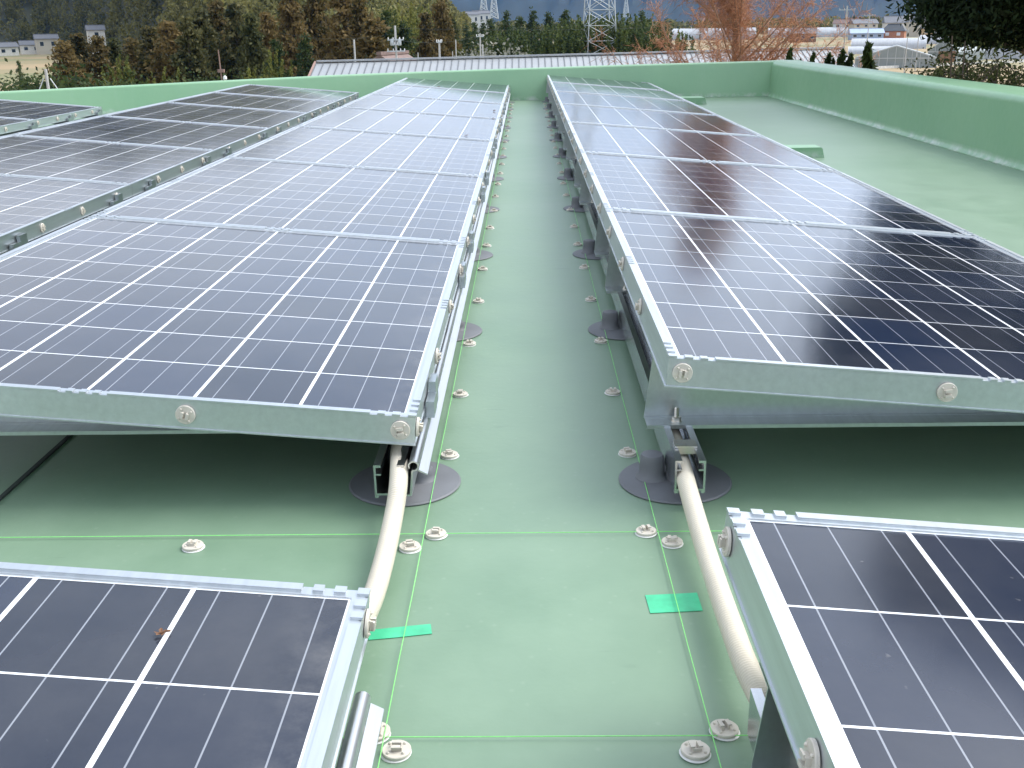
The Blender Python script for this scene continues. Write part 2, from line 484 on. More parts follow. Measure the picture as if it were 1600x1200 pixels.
XA, YA, ZA = -.171, 1.478, .148
XB, YB, ZB = 1.202, 1.480, .150
XC, ZC = -1.515, .148
XD, ZD = -3.31, .148
G_A = 'solar panels in the row across the aisle from the long parapet'
G_B = 'solar panels in the row beside the bare roof strip'
G_C = 'solar panels in the row behind the aisle rows'
for k in range(7):
    y = YA + k * PITCH_Y
    where = ['conduit leaving its near corner', 'second from the conduit', 'third from the conduit', 'fourth from the conduit', 'fifth from the conduit', 'sixth from the conduit', 'at the far parapet end'][k]
    module(XA, y, ZA, 'blue-grey solar panel in the row across the aisle, ' + where, G_A, low_clips=spaced(y, y + ML), front=(-.022, -.345, -.67) if k == 0 else ())
for k in range(7):
    y = YB + k * PITCH_Y
    where = ['nearest the stainless bolt', 'second from the bolt end', 'third from the bolt end', 'fourth from the bolt end', 'fifth from the bolt end', 'sixth from the bolt end', 'at the far parapet end'][k]
    module(XB, y, ZB, 'black shiny solar panel beside the bare roof strip, ' + where, G_B, high_clips=spaced(y, y + ML), front=(-.978, -.585) if k == 0 else ())
SY = .87
C_Y = [1.73 + 1.16 * k for k in range(7)]
for k, y in enumerate(C_Y):
    where = ['first from the frame edge', 'second', 'third', 'fourth', 'fifth', 'sixth', 'last, at the far parapet'][k]
    module(XC, y, ZC, 'grey solar panel in the row behind the aisle row, ' + where, G_C, sy=SY, low_clips=[c / 1 for c in spaced(y, y + 1.16) if c < ML - .02])
for k, y in enumerate([8.42 - 1.16 * i - 1.157 for i in range(3)]):
    module(XD, y, ZD, ['dark solar panel ending the short outer row, low in front of the parapet', 'middle dark solar panel of the short outer row', 'nearest dark solar panel of the short outer row'][k],
           'solar panels in the short outer row', sy=SY, low_clips=spaced(y, y + 1.16))
yA1 = .966 - ML
module(XA + .003, yA1, ZA, 'dark navy solar panel in the near corner with a dead leaf on it', 'near solar panels', low_clips=(1.302, .85, .5))
module(XB - .008, yA1, ZB, 'dark grey solar panel near the camera with conduit running under it', 'near solar panels', high_clips=(1.302, .975, .6))

# ------------------------------------------------------------------ rails
def c_poly(w, h, t=.0032):
    """open-topped channel with inward hooks, x from 0 to w"""
    hk = .0075
    L = [(0, -.004), (.006, -.004), (.006, 0), (w - .006, 0), (w - .006, -.004), (w, -.004), (w, h), (w - hk - t, h), (w - hk - t, h - .004), (w - t, h - .004),
         (w - t, h - .014), (w - hk - t, h - .014), (w - hk - t, h - .0165), (w - t, h - .0165), (w - t, t), (t, t), (t, h - .0165), (hk + t, h - .0165), (hk + t, h - .014), (t, h - .014),
         (t, h - .004), (hk + t, h - .004), (hk + t, h), (0, h)]
    return L
def trim_mb(y0, y1):
    b = MB()
    n = 18
    ring = [(math.cos(R(250 + 320 * i / n)) * .0082, math.sin(R(250 + 320 * i / n)) * .0082) for i in range(n + 1)]
    inner = [(x * .74, z * .74) for x, z in ring][::-1]
    b.prism_y(ring + inner, y0, y1)
    b.prism_y([(.0066, -.008), (.0205, -.0145), (.0205, -.0125), (.0078, -.0055)], y0, y1)     # flange
    b.prism_y([(-.0035, -.0078), (-.0010, -.0078), (-.0045, -.046), (-.0075, -.046)], y0, y1)  # web
    b.prism_y([(-.018, -.046), (-.0045, -.046), (-.0045, -.0485), (-.018, -.0485)], y0, y1)
    return b

def rail(x, y0, y1, label, group, trim=None, z=.034, h=.049, w=.046):
    r = thing('mounting_rail', label, 'rail', (x, y0, z), 0, group)
    MB().prism_y(c_poly(w, h), 0, y1 - y0).build('channel', M_RAIL, r)
    if trim is not None:
        o = trim_mb(0, y1 - y0).build('edge_trim', M_TRIM, r, smooth=30); o.location = (trim, 0, .047)
    return r
G_R = 'aluminium mounting rails under the panel rows'
rail(-.234, 1.443, 10.78, 'aluminium rail with round edge trim under the row across the aisle, conduit inside', G_R, trim=.060)
rail(.216, 1.450, 10.78, 'aluminium rail with open end under the tall edge of the row beside the bare strip', G_R)
rail(-.234, -.6, .872, 'aluminium rail with round edge trim under the near navy panel', G_R, trim=.068)
rail(.213, -.6, .882, 'polished aluminium rail under the near grey panel', G_R)
rail(-1.56, 1.8, 9.82, 'aluminium rail with edge trim under the row behind the aisle row', G_R, trim=.060)
rail(-1.165, 1.5, 10.78, 'aluminium rail under the tall edge of the row across the aisle', G_R)
rail(1.13, 1.5, 10.78, 'aluminium rail under the low edge of the row beside the bare strip', G_R)
rail(-3.36, 4.0, 8.62, 'aluminium rail with edge trim under the short outer row', G_R, trim=.060)
for (x, lab) in ((.222, 'shiny slider plate inside the open rail below the stainless bolt'),):
    b = MB().box(.0, .034, 0, .028, 0, .003); b.box(.002, .032, .0002, .0035, -.010, -.0003)
    o = b.build('slider_plate', M_STEEL, loc=(x, 1.498, .0835)); tag(o, lab, 'plate')

# ------------------------------------------------------------------ pedestals
def ped_meshes():
    d = MB().lathe([(.090, 0.001), (.0905, .0022), (.088, .0042), (.060, .0052), (.036, .0062)], n=56).mesh('flange_disc', M_PED, smooth=30)
    m = MB().lathe([(.0265, .0055), (.0250, .0085), (.0210, .0115), (.0200, .028), (.0190, .041), (.0170, .0455), (.010, .0475), (.002, .048)], n=28).mesh('bolt_cap', M_PED, smooth=50)
    s = MB().lathe([(.019, .0055), (.019, .0295)], n=20).mesh('saddle', M_PED, smooth=40)
    return d, m, s
ME_DISC, ME_DOME, ME_SAD = ped_meshes()
PED_Y = [1.562 + .889 * k for k in range(11)]
def ped(x, y, dome, label, group):
    r = thing('pedestal', label, 'pedestal', (x, y, 0), 0, group)
    put('flange_disc', ME_DISC, r); bc = put('bolt_cap', ME_DOME, r, (dome, .006, 0)); bc.scale = (1, 1, 1 if dome < 0 else .58); put('saddle', ME_SAD, r, (.004 if dome < 0 else -.008, 0, 0))
for k, y in enumerate(PED_Y):
    ped(-.203, y, .026, f'grey round pedestal under the trimmed rail, {ORD[k]} from the conduit end', 'pedestals along the trimmed rail')
    ped(.233, y, -.037, f'grey round pedestal with bolt cap under the open rail, {ORD[k]} from the bolt end', 'pedestals along the open rail')

# ------------------------------------------------------------------ wedge brackets
def wedge_meshes():
    # local: x 0 at the row's high edge, to 1.0 at the low edge; sheet in the XZ plane facing -y; z 0 = rail top
    W_, zt0, zt1 = .996, .103, .016
    sheet = MB()
    sheet.add([(-.018, 0, 0), (W_, 0, 0), (W_, 0, zt1), (-.006, 0, zt0), (-.018, .0016, 0), (W_, .0016, 0), (W_, .0016, zt1), (-.006, .0016, zt0)],
              [(0, 1, 2, 3), (7, 6, 5, 4), (0, 4, 5, 1), (1, 5, 6, 2), (2, 6, 7, 3), (3, 7, 4, 0)])
    s = sheet.mesh('web_sheet', M_GALV)
    lip = MB().box(-.017, W_, -.0400, -.0001, .0002, .0022)
    lip.box(-.017, W_, -.0418, -.0400, -.0040, .0022)
    lip.box(-.017, W_, -.0060, -.0002, .0022, .0030)
    l = lip.mesh('bottom_lip', M_GALV)
    top = MB().add([(-.006, .0018, zt0), (W_, .0018, zt1), (W_, .036, zt1), (-.006, .036, zt0), (-.006, .0018, zt0 - .0016), (W_, .0018, zt1 - .0016), (W_, .036, zt1 - .0016), (-.006, .036, zt0 - .0016)],
                   [(0, 1, 2, 3), (7, 6, 5, 4), (0, 4, 5, 1), (1, 5, 6, 2), (2, 6, 7, 3), (3, 7, 4, 0)]).mesh('top_flange', M_GALV)
    bt_ = MB(); bt_.lathe([(.0095, 0.0022), (.0095, .0036)], n=20); bt_.lathe([(.0076, .0036), (.0076, .0098)], n=6)
    z = .0098; pr = []
    for i in range(9): pr += [(.0042, z), (.0035, z + .0009)]; z += .0018
    bt_.lathe([(.0036, .0098)] + pr + [(.0030, z)], n=14)
    bo = bt_.mesh('bolt', M_STEEL, smooth=30)
    cl = MB().box(0, .0135, 0, .05, 0, .028); cl.box(0.001, .0125, .05, .095, .0, .046)
    c = cl.mesh('end_clamp', M_GALV)
    return s, l, top, bo, c
ME_WS, ME_WL, ME_WT, ME_BO, ME_CL = wedge_meshes()
def wedge(xhigh, y, label, group, railx, clamp=None):
    r = thing('wedge_bracket', label, 'bracket', (xhigh, y, .0836), 0, group)
    put('web_sheet', ME_WS, r); put('bottom_lip', ME_WL, r); put('top_flange', ME_WT, r)
    put('bolt', ME_BO, r, (railx - xhigh, -.022, 0))
    if clamp is not None: put('end_clamp', ME_CL, r, (clamp - xhigh, 0, .004))
for k in range(7):
    for q, dy in enumerate((.152, 1.06)):
        i = 2 * k + q
        y = YA + k * PITCH_Y + dy
        wedge(-1.168, y, f'grey wedge bracket under the row across the aisle, {ORD[i]} from the conduit end', 'wedge brackets of the row across the aisle', -1.142, clamp=-.171)
        y = YB + k * PITCH_Y + dy
        wedge(.206, y, f'grey wedge bracket under the row beside the bare strip, {ORD[i]} from the bolt end', 'wedge brackets of the row beside the bare strip', .239)
        if 1 <= k < 7:
            wedge(XC - .996, C_Y[k] + dy * SY, f'grey wedge bracket under the row behind the aisle row, {ORD[i - 2]} from its near end', 'wedge brackets of the row behind', XC - .97, clamp=XC)
for i, y in enumerate((8.3, 7.75, 7.15, 6.6)):
    wedge(XD - .996, y, f'dark wedge bracket under the short outer row, {ORD[i]} from the parapet end', 'wedge brackets of the short outer row', XD - .97, clamp=XD)
wedge(.198, .735, 'dark wedge bracket under the near grey panel', None, .23)

# ------------------------------------------------------------------ floor clips, cords, tape, conduits
ME_FCLIP = ME_CLIP
ME_GL = MB().lathe([(.0158, 0), (.0162, .0006), (.0150, .0014)], n=22).mesh('glue_rim', M_GLUE, smooth=40)
def fclip(x, y, label, group):
    o = put('floor_clip', ME_FCLIP, None, (x, y, .0016), (random.uniform(-.03, .03), random.uniform(-.03, .03), R(random.choice((0, 90, 180, 270)) + random.uniform(-20, 20))))
    tag(o, label, 'clip', group)
    g = put('glue_rim', ME_GL, o, (random.uniform(-.001, .001), random.uniform(-.001, .001), -.0014))
ys = [1.673, 1.988, 2.342, 2.739, 3.132, 3.49, 3.82, 4.19] + [4.19 + .372 * k for k in range(1, 17)]
for k, y in enumerate(ys):
    fclip(-.137 + random.uniform(-.003, .003), y, f'cream clip on the floor along the cord beside the trimmed rail, {ORD[k]} beyond the crossing', 'clips along the trimmed rail cord')
    fclip(.169 + random.uniform(-.003, .003), y + random.uniform(-.01, .01), f'cream clip on the floor along the cord beside the open rail, {ORD[k]} beyond the crossing', 'clips along the open rail cord')
for x, y, lab in ((-.483, 1.344, 'lone cream clip on the shaded floor before the cross cord'), (-.172, 1.337, 'cream clip on the floor beside the lower cream conduit bend'),
                  (-.138, 1.376, 'cream clip holding the far cord crossing near the bent conduit'), (.167, 1.379, 'cream clip holding the far cord crossing near the straight conduit'),
                  (.200, 1.345, 'cream clip on the floor between the cord and the straight conduit'), (.199, .925, 'cream clip beside the near cord crossing by the polished rail'),
                  (.164, .891, 'cream clip at the near cord crossing by the polished rail, aisle side'), (-.139, .893, 'cream clip at the near cord crossing, aisle side of the trimmed rail'),
                  (-.164, .923, 'cream clip half hidden by the near trimmed rail')):
    fclip(x, y, lab, 'clips at the cord crossings')

def cord(pts, label):
    P = []
    for a, b in zip(pts[:-1], pts[1:]):
        a = Vector(a); b = Vector(b); n = max(2, int((b - a).length / .15))
        P += [a.lerp(b, i / n) + Vector((random.uniform(-.0004, .0004), random.uniform(-.0004, .0004), 0)) for i in range(n)]
    P.append(Vector(pts[-1]))
    o = MB().tube(P, .00055, 6).build('marking_cord', M_STR, smooth=60)
    tag(o, label, 'cord', 'green cords stretched over the roof')
cord([(-.154, .2, .0060), (-.1545, 1.374, .0060), (-.154, 5, .0060), (-.154, 10.5, .006)], 'neon green cord along the aisle beside the trimmed rail')
cord([(.190, .2, .0060), (.184, .913, .006), (.1815, 2.4, .0060), (.184, 5, .0060), (.186, 10.5, .006)], 'neon green cord along the aisle beside the open rail')
cord([(-1.6, 1.372, .0042), (1.5, 1.378, .0042)], 'neon green cord crossing the aisle at the conduits')
cord([(-1.6, .913, .0042), (1.5, .914, .0042)], 'neon green cord crossing the aisle at the near panels')

def tape(pts, label):
    n = len(pts)
    b = MB(); b.add([(x, y, .0006) for x, y in pts] + [(x, y, .0011) for x, y in pts], [tuple(range(n - 1, -1, -1)), tuple(range(n, 2 * n))] + [(i, (i + 1) % n, n + (i + 1) % n, n + i) for i in range(n)])
    o = b.build('tape_strip', M_TAPE); tag(o, label, 'tape', 'green tape strips')
T1 = [onz(x, y, 0) for x, y in ((576, 1001), (620, 997), (675, 991), (673, 976), (640, 979), (573, 986))]
T2 = [onz(x, y, 0) for x, y in ((1016, 959), (1060, 957), (1098, 955), (1089, 927), (1050, 929), (1008, 931))]
tape([(p.x, p.y) for p in T1], 'long narrow strip of green tape on the floor by the near navy panel')
tape([(p.x, p.y) for p in T2], 'short wide strip of green tape on the floor by the straight conduit')

def conduit(pts, label):
    pts = [Vector(p) for p in pts]
    # Catmull-Rom
    P = []
    q = [pts[0] * 2 - pts[1]] + pts + [pts[-1] * 2 - pts[-2]]
    for i in range(1, len(q) - 2):
        for s in range(12):
            t = s / 12
            P.append(.5 * ((2 * q[i]) + (q[i + 1] - q[i - 1]) * t + (2 * q[i - 1] - 5 * q[i] + 4 * q[i + 1] - q[i + 2]) * t * t + (3 * q[i] - q[i - 1] - 3 * q[i + 1] + q[i + 2]) * t ** 3))
    P.append(pts[-1])
    D = [0]
    for a, b in zip(P[:-1], P[1:]): D.append(D[-1] + (b - a).length)
    step = .00125; n = int(D[-1] / step); out = []; rad = []; k = 0
    for i in range(n):
        d = i * step
        while k < len(D) - 2 and D[k + 1] < d: k += 1
        out.append(P[k].lerp(P[k + 1], (d - D[k]) / max(1e-9, D[k + 1] - D[k])))
        rad.append((.0138, .0138, .0124, .0124)[i % 4])
    o = MB().tube(out, rad, 18).build('conduit_pipe', M_TUBE, smooth=70)
    tag(o, label, 'conduit', 'cream corrugated conduits')
conduit([(-.212, 1.62, .060), (-.206, 1.53, .068), (-.199, 1.47, .070), (-.194, 1.41, .062), (-.194, 1.35, .046), (-.1945, 1.24, .034), (-.196, 1.13, .036), (-.205, 1.03, .044), (-.215, .93, .054), (-.213, .80, .058), (-.213, .6, .058)],
        'cream corrugated conduit bending from the trimmed rail to the near navy panel')
conduit([(.236, 1.70, .056), (.234, 1.52, .056), (.232, 1.42, .050), (.231, 1.30, .042), (.2305, 1.18, .038), (.230, 1.07, .040), (.229, .97, .047), (.232, .88, .056), (.236, .75, .058), (.236, .5, .058)],
        'cream corrugated conduit running straight from the open rail to the near grey panel')

# dead leaves and specks on the glass
def on_module(x, y, xlow, zlow): return (x, y, zlow + (xlow - x) * math.tan(TILT) - .003)
M_LEAF = plain('dead_leaf_brown', (.16, .075, .035), .7, var=.5, scale=120)
b = MB()
for i in range(5):
    a = i * 1.3; r = .0045
    b.add([(0, 0, .001), (r * math.cos(a), r * math.sin(a), .002 + .002 * (i % 2)), (1.5 * r * math.cos(a + .5), 1.5 * r * math.sin(a + .5), .004), (r * math.cos(a + 1), r * math.sin(a + 1), .0035)], [(0, 1, 2, 3)])
b.tube([(-.002, 0, .002), (.004, .002, .003), (.007, .006, .001)], .0011, 6)
lf = b.mesh('dead_leaf', M_LEAF)
o = put('dead_leaf', lf, None, on_module(-.350, .860, XA, ZA)); tag(o, 'curled brown dead leaf on the near navy panel', 'leaf')
for i, (x, y, s, lab) in enumerate(((-.775, 9.6, 1.8, 'far dark leaf scrap near the top end of the row across the aisle'), (-.221, 7.4, 1.9, 'dark leaf scrap near the aisle edge of a far blue panel'),
                                    (-.209, 6.8, 1.2, 'tiny dark scrap just below a larger leaf scrap on a far panel'), (-.314, 5.63, 1.4, 'dark leaf scrap on the fourth blue panel of the row'))):
    o = put('dead_leaf', lf, None, on_module(x, y, XA, ZA), (0, 0, i)); o.scale = (s, s, s); tag(o, lab, 'leaf')
b = MB()
for i in range(60):
    x = random.uniform(1.2, 2.3); y = 11.02 - random.random() ** 2 * .05; s = random.uniform(.006, .014); a = random.uniform(0, 6.28)
    b.add([(x + s * math.cos(a + q), y + s * .7 * math.sin(a + q), .004 + random.random() * .01) for q in (0, 1.5, 3.1, 4.6)], [(0, 1, 2, 3)])
o = b.build('leaf_litter', M_LEAF); tag(o, 'reddish dead leaves gathered along the foot of the far parapet', 'leaf litter', kind='stuff')

# ================================================================== the land around
def ground_mat():
    k = NT('valley_ground')
    pos = k.n('ShaderNodeNewGeometry').outputs['Position']
    a = k.noise(.012, 4, vec=pos); b = k.noise(.25, 5, vec=pos)
    vor = k.n('ShaderNodeTexVoronoi'); vor.inputs['Scale'].default_value = .025; k.l(pos, vor.inputs['Vector'])
    s = k.n('ShaderNodeSeparateXYZ'); k.l(vor.outputs['Color'], s.inputs[0])
    c = k.ramp(s.outputs[0], [(.2, (.30, .22, .12)), (.5, (.24, .19, .10)), (.8, (.14, .15, .06))])
    c = k.mix(k.math('MULTIPLY', b, .5), c, (.33, .26, .16))
    k.set(**{'Base Color': c, 'Roughness': .95})
    return k.m
M_GROUND = ground_mat()
b = MB()
b.add([(-9000, -3000, GZ), (9000, -3000, GZ), (9000, 9000, GZ), (-9000, 9000, GZ)], [(0, 1, 2, 3)])
o = b.build('ground', M_GROUND); tag(o, 'brown winter fields of the valley floor', 'ground', kind='structure')

def lerp_tab(tab, x):
    if x <= tab[0][0]: return tab[0][1]
    for (a, u), (b_, v) in zip(tab[:-1], tab[1:]):
        if x <= b_:
            t = (x - a) / (b_ - a); t = t * t * (3 - 2 * t)
            return u + (v - u) * t
    return tab[-1][1]

# wooded hill on the shaded side: crest elevation in degrees by azimuth
H_TAB = [(-75, 9), (-50, 11.0), (-30, 11.0), (-20, 10.0), (-14, 8.0), (-9, 4.6), (-6.2, 2.9), (-4.6, 1.7), (-3.2, .5), (-2.2, -.6), (-1.5, -1.0)]
R0, R1 = 250., 560.
def hill_r0(az): return lerp_tab([(-24, 640.), (-15, 250.)], az)
def hill_h(x, y):
    r = math.hypot(x, y); az = math.degrees(math.atan2(x, y))
    r0 = hill_r0(az); top = max(GZ - 3, math.tan(R(lerp_tab(H_TAB, az))) * (r0 + 310) - 9)
    t = (r - r0) / 310.; t = max(0, min(1, t))
    prof = t ** 1.15 if t < 1 else 1
    w = math.sin(x * .021 + 1) * math.cos(y * .017) * 5 * t
    return GZ - 2 + (top - GZ + 2) * prof + w
def polar_terrain(hf, az0, az1, r0, r1, na, nr, name, m, label):
    vs = []; fs = []
    for i in range(na + 1):
        a = R(az0 + (az1 - az0) * i / na)
        for jx in range(nr + 1):
            r = r0 + (r1 - r0) * jx / nr
            x, y = r * math.sin(a), r * math.cos(a); vs.append((x, y, hf(x, y)))
    for i in range(na):
        for jx in range(nr):
            q = i * (nr + 1) + jx
            fs.append((q, q + 1, q + nr + 2, q + nr + 1))
    o = MB().add(vs, fs).build(name, m, smooth=80)
    return tag(o, label, 'hill', kind='structure')
M_HILL = plain('hillside_scrub', (.052, .052, .026), .95, var=.5, scale=.05)
polar_terrain(hill_h, -75, -1.5, 240, 1180, 150, 60, 'hill', M_HILL, 'wooded hillside rising behind the cedars')

def mount_h(seed, e_tab, rc, w):
    def f(x, y):
        r = math.hypot(x, y); az = math.degrees(math.atan2(x, y))
        e = lerp_tab(e_tab, az) + .22 * math.sin(az * .9 + seed) + .12 * math.sin(az * 2.3 + seed * 2) + .05 * math.sin(az * 7.1 + seed)
        t = max(0, 1 - abs(r - rc) / w)
        return GZ - 5 + (math.tan(R(e)) * rc + 14) * t + 16 * math.sin(az * 5 + r * .004) * t * (1 - t) * 4
    return f
M_MOUNT = plain('forested_mountain', (.014, .022, .020), .95, var=.5, scale=.004)
polar_terrain(mount_h(1, [(-30, 2.2), (-8, 2.8), (0, 3.1), (8, 2.9), (16, 2.6), (30, 2.6), (70, 2.4)], 3800, 1200), -32, 75, 2600, 5000, 200, 18, 'mountains', M_MOUNT, 'blue hazy mountains beyond the valley')

# ------------------------------------------------------------------ foliage meshes
def cards(pts, size, aspect=1.0, flat=0., seed=0, tilt=None):
    """one four-sided leaf cluster per point, random in orientation"""
    g = np.random.default_rng(seed)
    P = np.asarray(pts, float); n = len(P)
    a = g.normal(size=(n, 3)); a[:, 2] *= (1 - flat)
    if tilt is not None: a = a * .5 + np.asarray(tilt)
    a /= np.linalg.norm(a, axis=1)[:, None] + 1e-9
    b_ = np.cross(a, g.normal(size=(n, 3))); b_ /= np.linalg.norm(b_, axis=1)[:, None] + 1e-9
    s = (size * g.uniform(.6, 1.4, n))[:, None]
    V = np.stack([P - a * s * .5 * aspect, P + b_ * s * .32, P + a * s * .5 * aspect, P - b_ * s * .32], 1).reshape(-1, 3)
    F = np.arange(4 * n).reshape(n, 4)
    return V, F
def np_mesh(name, V, F, m):
    me = bpy.data.meshes.new(name)
    me.vertices.add(len(V)); me.vertices.foreach_set('co', np.asarray(V, np.float32).ravel())
    me.loops.add(F.size); me.loops.foreach_set('vertex_index', F.ravel().astype(np.int32))
    k = F.shape[1]
    me.polygons.add(len(F)); me.polygons.foreach_set('loop_start', np.arange(0, F.size, k, dtype=np.int32)); me.polygons.foreach_set('loop_total', np.full(len(F), k, np.int32))
    me.update(calc_edges=True); me.materials.append(m)
    return me
def conifer_pts(h, r, n, seed, droop=.25, low=.08, power=.85):
    g = np.random.default_rng(seed); out = []
    nb = int(h * 9)
    for i in range(nb):
        t = low + (1 - low) * (i + g.random()) / nb
        L = r * (1 - t) ** power * g.uniform(.55, 1.15) + .12
        a = g.uniform(0, 6.283); k = max(3, int(n / nb * (.4 + 1.2 * (1 - t))))
        u = g.random(k) ** .6
        x = np.cos(a) * L * u + g.normal(0, .10 * r * .6, k); y = np.sin(a) * L * u + g.normal(0, .10 * r * .6, k)
        z = t * h - droop * L * u ** 2 + g.normal(0, .14, k) + .05 * h * g.normal(0, .3)
        out.append(np.stack([x, y, z], 1))
    return np.concatenate(out)
def clump_pts(h0, h1, r, nc, per, seed, cr=.3):
    g = np.random.default_rng(seed); out = []
    for i in range(nc):
        d = g.normal(size=3); d /= np.linalg.norm(d); q = g.uniform(.5, 1) ** .5
        c = np.array([d[0] * r * q, d[1] * r * q, (h0 + h1) / 2 + d[2] * (h1 - h0) / 2 * q])
        out.append(c + g.normal(0, 1, (per, 3)) * np.array([1, 1, .7]) * r * cr * g.uniform(.6, 1.2))
    return np.concatenate(out)
def plume_pts(h, r, stems, per, seed):
    g = np.random.default_rng(seed); out = []
    for i in range(stems):
        a = g.uniform(0, 6.28); d = r * g.random() ** .5; x0, y0 = d * np.cos(a), d * np.sin(a)
        hh = h * g.uniform(.72, 1.05); u = g.uniform(.12, 1, per); lean = g.normal(0, .10 * h, 2)
        x = x0 + lean[0] * u ** 2 + g.normal(0, .45, per) * (1.15 - u); y = y0 + lean[1] * u ** 2 + g.normal(0, .45, per) * (1.15 - u)
        out.append(np.stack([x, y, u * hh - .8 * np.maximum(0, u - .85)], 1))
    return np.concatenate(out)

L_CEDAR = leafy('brown_cedar_foliage', (.028, .032, .012), (.185, .130, .048), scale=.5, alt=((.022, .034, .012), (.120, .130, .050)))
L_GREEN = leafy('dark_green_foliage', (0.014, 0.028, 0.010), (0.070, 0.098, 0.031), scale=.5)
L_BAMB = leafy('yellow_green_bamboo', (0.048, 0.066, 0.014), (0.240, 0.240, 0.060), scale=.5)
L_BGRN = leafy('green_bamboo', (0.018, 0.039, 0.013), (0.124, 0.156, 0.046), scale=.4)
L_SILV = leafy('silvery_foliage', (.08, .09, .07), (.30, .30, .25), scale=.7)
L_HILL = leafy('hill_forest', (.020, .030, .009), (.210, .195, .065), scale=.035)
L_PINE = leafy('pine_needles', (.006, .014, .006), (.030, .052, .018), scale=2)
L_JUNI = leafy('juniper_foliage', (.012, .028, .010), (.055, .085, .022), scale=4)
L_SHRUB = leafy('shrub_leaves', (0.024, 0.036, 0.012), (0.114, 0.126, 0.042), scale=3)
L_RED = leafy('rust_brown_twigs', (.48, .24, .13), (.74, .43, .27), scale=2)
M_BARK = plain('bark', (.075, .055, .040), .9, var=.4, scale=6)
M_PALEBARK = plain('pale_bark', (.34, .22, .16), .9, var=.3, scale=8)

def trunk_mesh(h, r): return MB().tube([(0, 0, 0), (0.03 * h, 0, h * .5), (0, .02 * h, h)], [r, r * .7, r * .15], 7).mesh('trunk', M_BARK, smooth=60)
PROTO = {}
for s in range(4):
    PROTO['cedar', s] = (np_mesh('crown', *cards(conifer_pts(15, 4.9 + .5 * s, 8500, 11 + s, droop=.5), .40, aspect=1.25, seed=s, tilt=(0, 0, .55)), L_CEDAR), trunk_mesh(14, .22))
for s in range(3):
    PROTO['dark', s] = (np_mesh('crown', *cards(conifer_pts(15, 4.2, 6500, 31 + s, power=.6, droop=.4), .36, seed=s + 9, tilt=(0, 0, .4)), L_GREEN), trunk_mesh(14, .22))
    PROTO['round', s] = (np_mesh('crown', *cards(clump_pts(2, 10, 4, 46, 90, 51 + s), .42, seed=s + 19), L_GREEN), trunk_mesh(6, .22))
    PROTO['bamboo', s] = (np_mesh('crown', *cards(plume_pts(11, 2.6, 26, 120, 71 + s), .46, seed=s + 29), L_BAMB), trunk_mesh(9, .06))
    PROTO['grove', s] = (np_mesh('crown', *cards(plume_pts(12, 3.2, 34, 120, 91 + s), .46, seed=s + 39), L_BGRN), trunk_mesh(9, .06))
PROTO['silver', 0] = (np_mesh('crown', *cards(clump_pts(2, 7, 3.2, 26, 60, 5), .36, seed=3), L_SILV), trunk_mesh(5, .2))

H_OF = {'cedar': 15, 'dark': 15, 'round': 11.5, 'bamboo': 11.3, 'grove': 12.3, 'silver': 8}
NAME = {'cedar': 'cedar_tree', 'dark': 'evergreen_tree', 'round': 'broadleaf_tree', 'bamboo': 'bamboo_clump', 'grove': 'bamboo_clump', 'silver': 'pale_tree'}
CAT = {'cedar': 'tree', 'dark': 'tree', 'round': 'tree', 'bamboo': 'bamboo', 'grove': 'bamboo', 'silver': 'tree'}
def tree(kind, px, ytop, dist, label, wide=1.0, group=None, base=None):
    p = at(px, ytop, dist)
    z0 = GZ if base is None else base
    h = p.z - z0
    v = random.randrange(1 if kind == 'silver' else 4 if kind == 'cedar' else 3)
    r = thing(NAME[kind], label, CAT[kind], (p.x, p.y, z0), random.uniform(0, 6.28), group)
    s = h / H_OF[kind]
    r.scale = (s * wide, s * wide, s)
    put('crown', PROTO[kind, v][0], r); put('trunk', PROTO[kind, v][1], r)
    return r

G_CED = 'brown cedars standing behind the roof'
ced = [(98, 66, 105), (122, 54, 118), (150, 58, 108), (176, 60, 122), (206, 62, 116), (232, 42, 112), (262, 34, 104), (290, 30, 98), (312, 14, 106), (338, 2, 112), (366, 6, 104), (392, 24, 98), (414, 20, 108),
       (452, -12, 116), (492, -20, 120), (535, -30, 104), (560, 2, 98), (580, 28, 92)]
for i, (px, yt, d) in enumerate(ced):
    tree('cedar', px, yt, d, f'brown-green cedar in the row behind the far parapet, {ORD[i]} counted from the pole on stays', random.uniform(1.0, 1.5), G_CED)
ced2 = [(664, 22, 120), (688, 2, 128), (706, 30, 135)]
for i, (px, yt, d) in enumerate(ced2):
    tree('cedar', px, yt, d, ['small brown cedar behind the tan house gable', 'tallest brown cedar behind the tan house', 'brown cedar at the foot of the wooded slope end'][i], 1.0, 'brown cedars behind the tan house')
G_BL = 'dark trees between the cedars'
for i, (kd, px, yt, d, w) in enumerate([('round', 58, 94, 80, 1.15), ('round', 98, 92, 78, 1.1), ('round', 20, 108, 84, 1.1), ('dark', 474, 58, 88, 1.1), ('dark', 430, 62, 92, 1.), ('round', 225, 104, 84, 1.), ('round', 320, 104, 82, 1.), ('dark', 600, 18, 110, 1.1),
                                        ('dark', 632, 38, 108, 1.2), ('dark', 28, 95, 170, .8), ('round', 395, 102, 86, .9)]):
    tree(kd, px, yt, d, ['dark round bush directly behind the pole on stays', 'low dark bush just past the pole on stays', 'low bush at the outer end of the far parapet', 'deep green conical tree beside the grey roof end', 'deep green tree before the brown cedars by the roof end',
                         'small dark bush at the foot of the cedars by the bamboo', 'small dark bush below the pole-mounted antenna', 'tall dark evergreen behind the utility pole with transformer', 'dark evergreen above the tan house ridge', 'lone dark tree by the hillside houses',
                         'dark bush at the foot of the cedar row past the antenna'][i], w, G_BL)
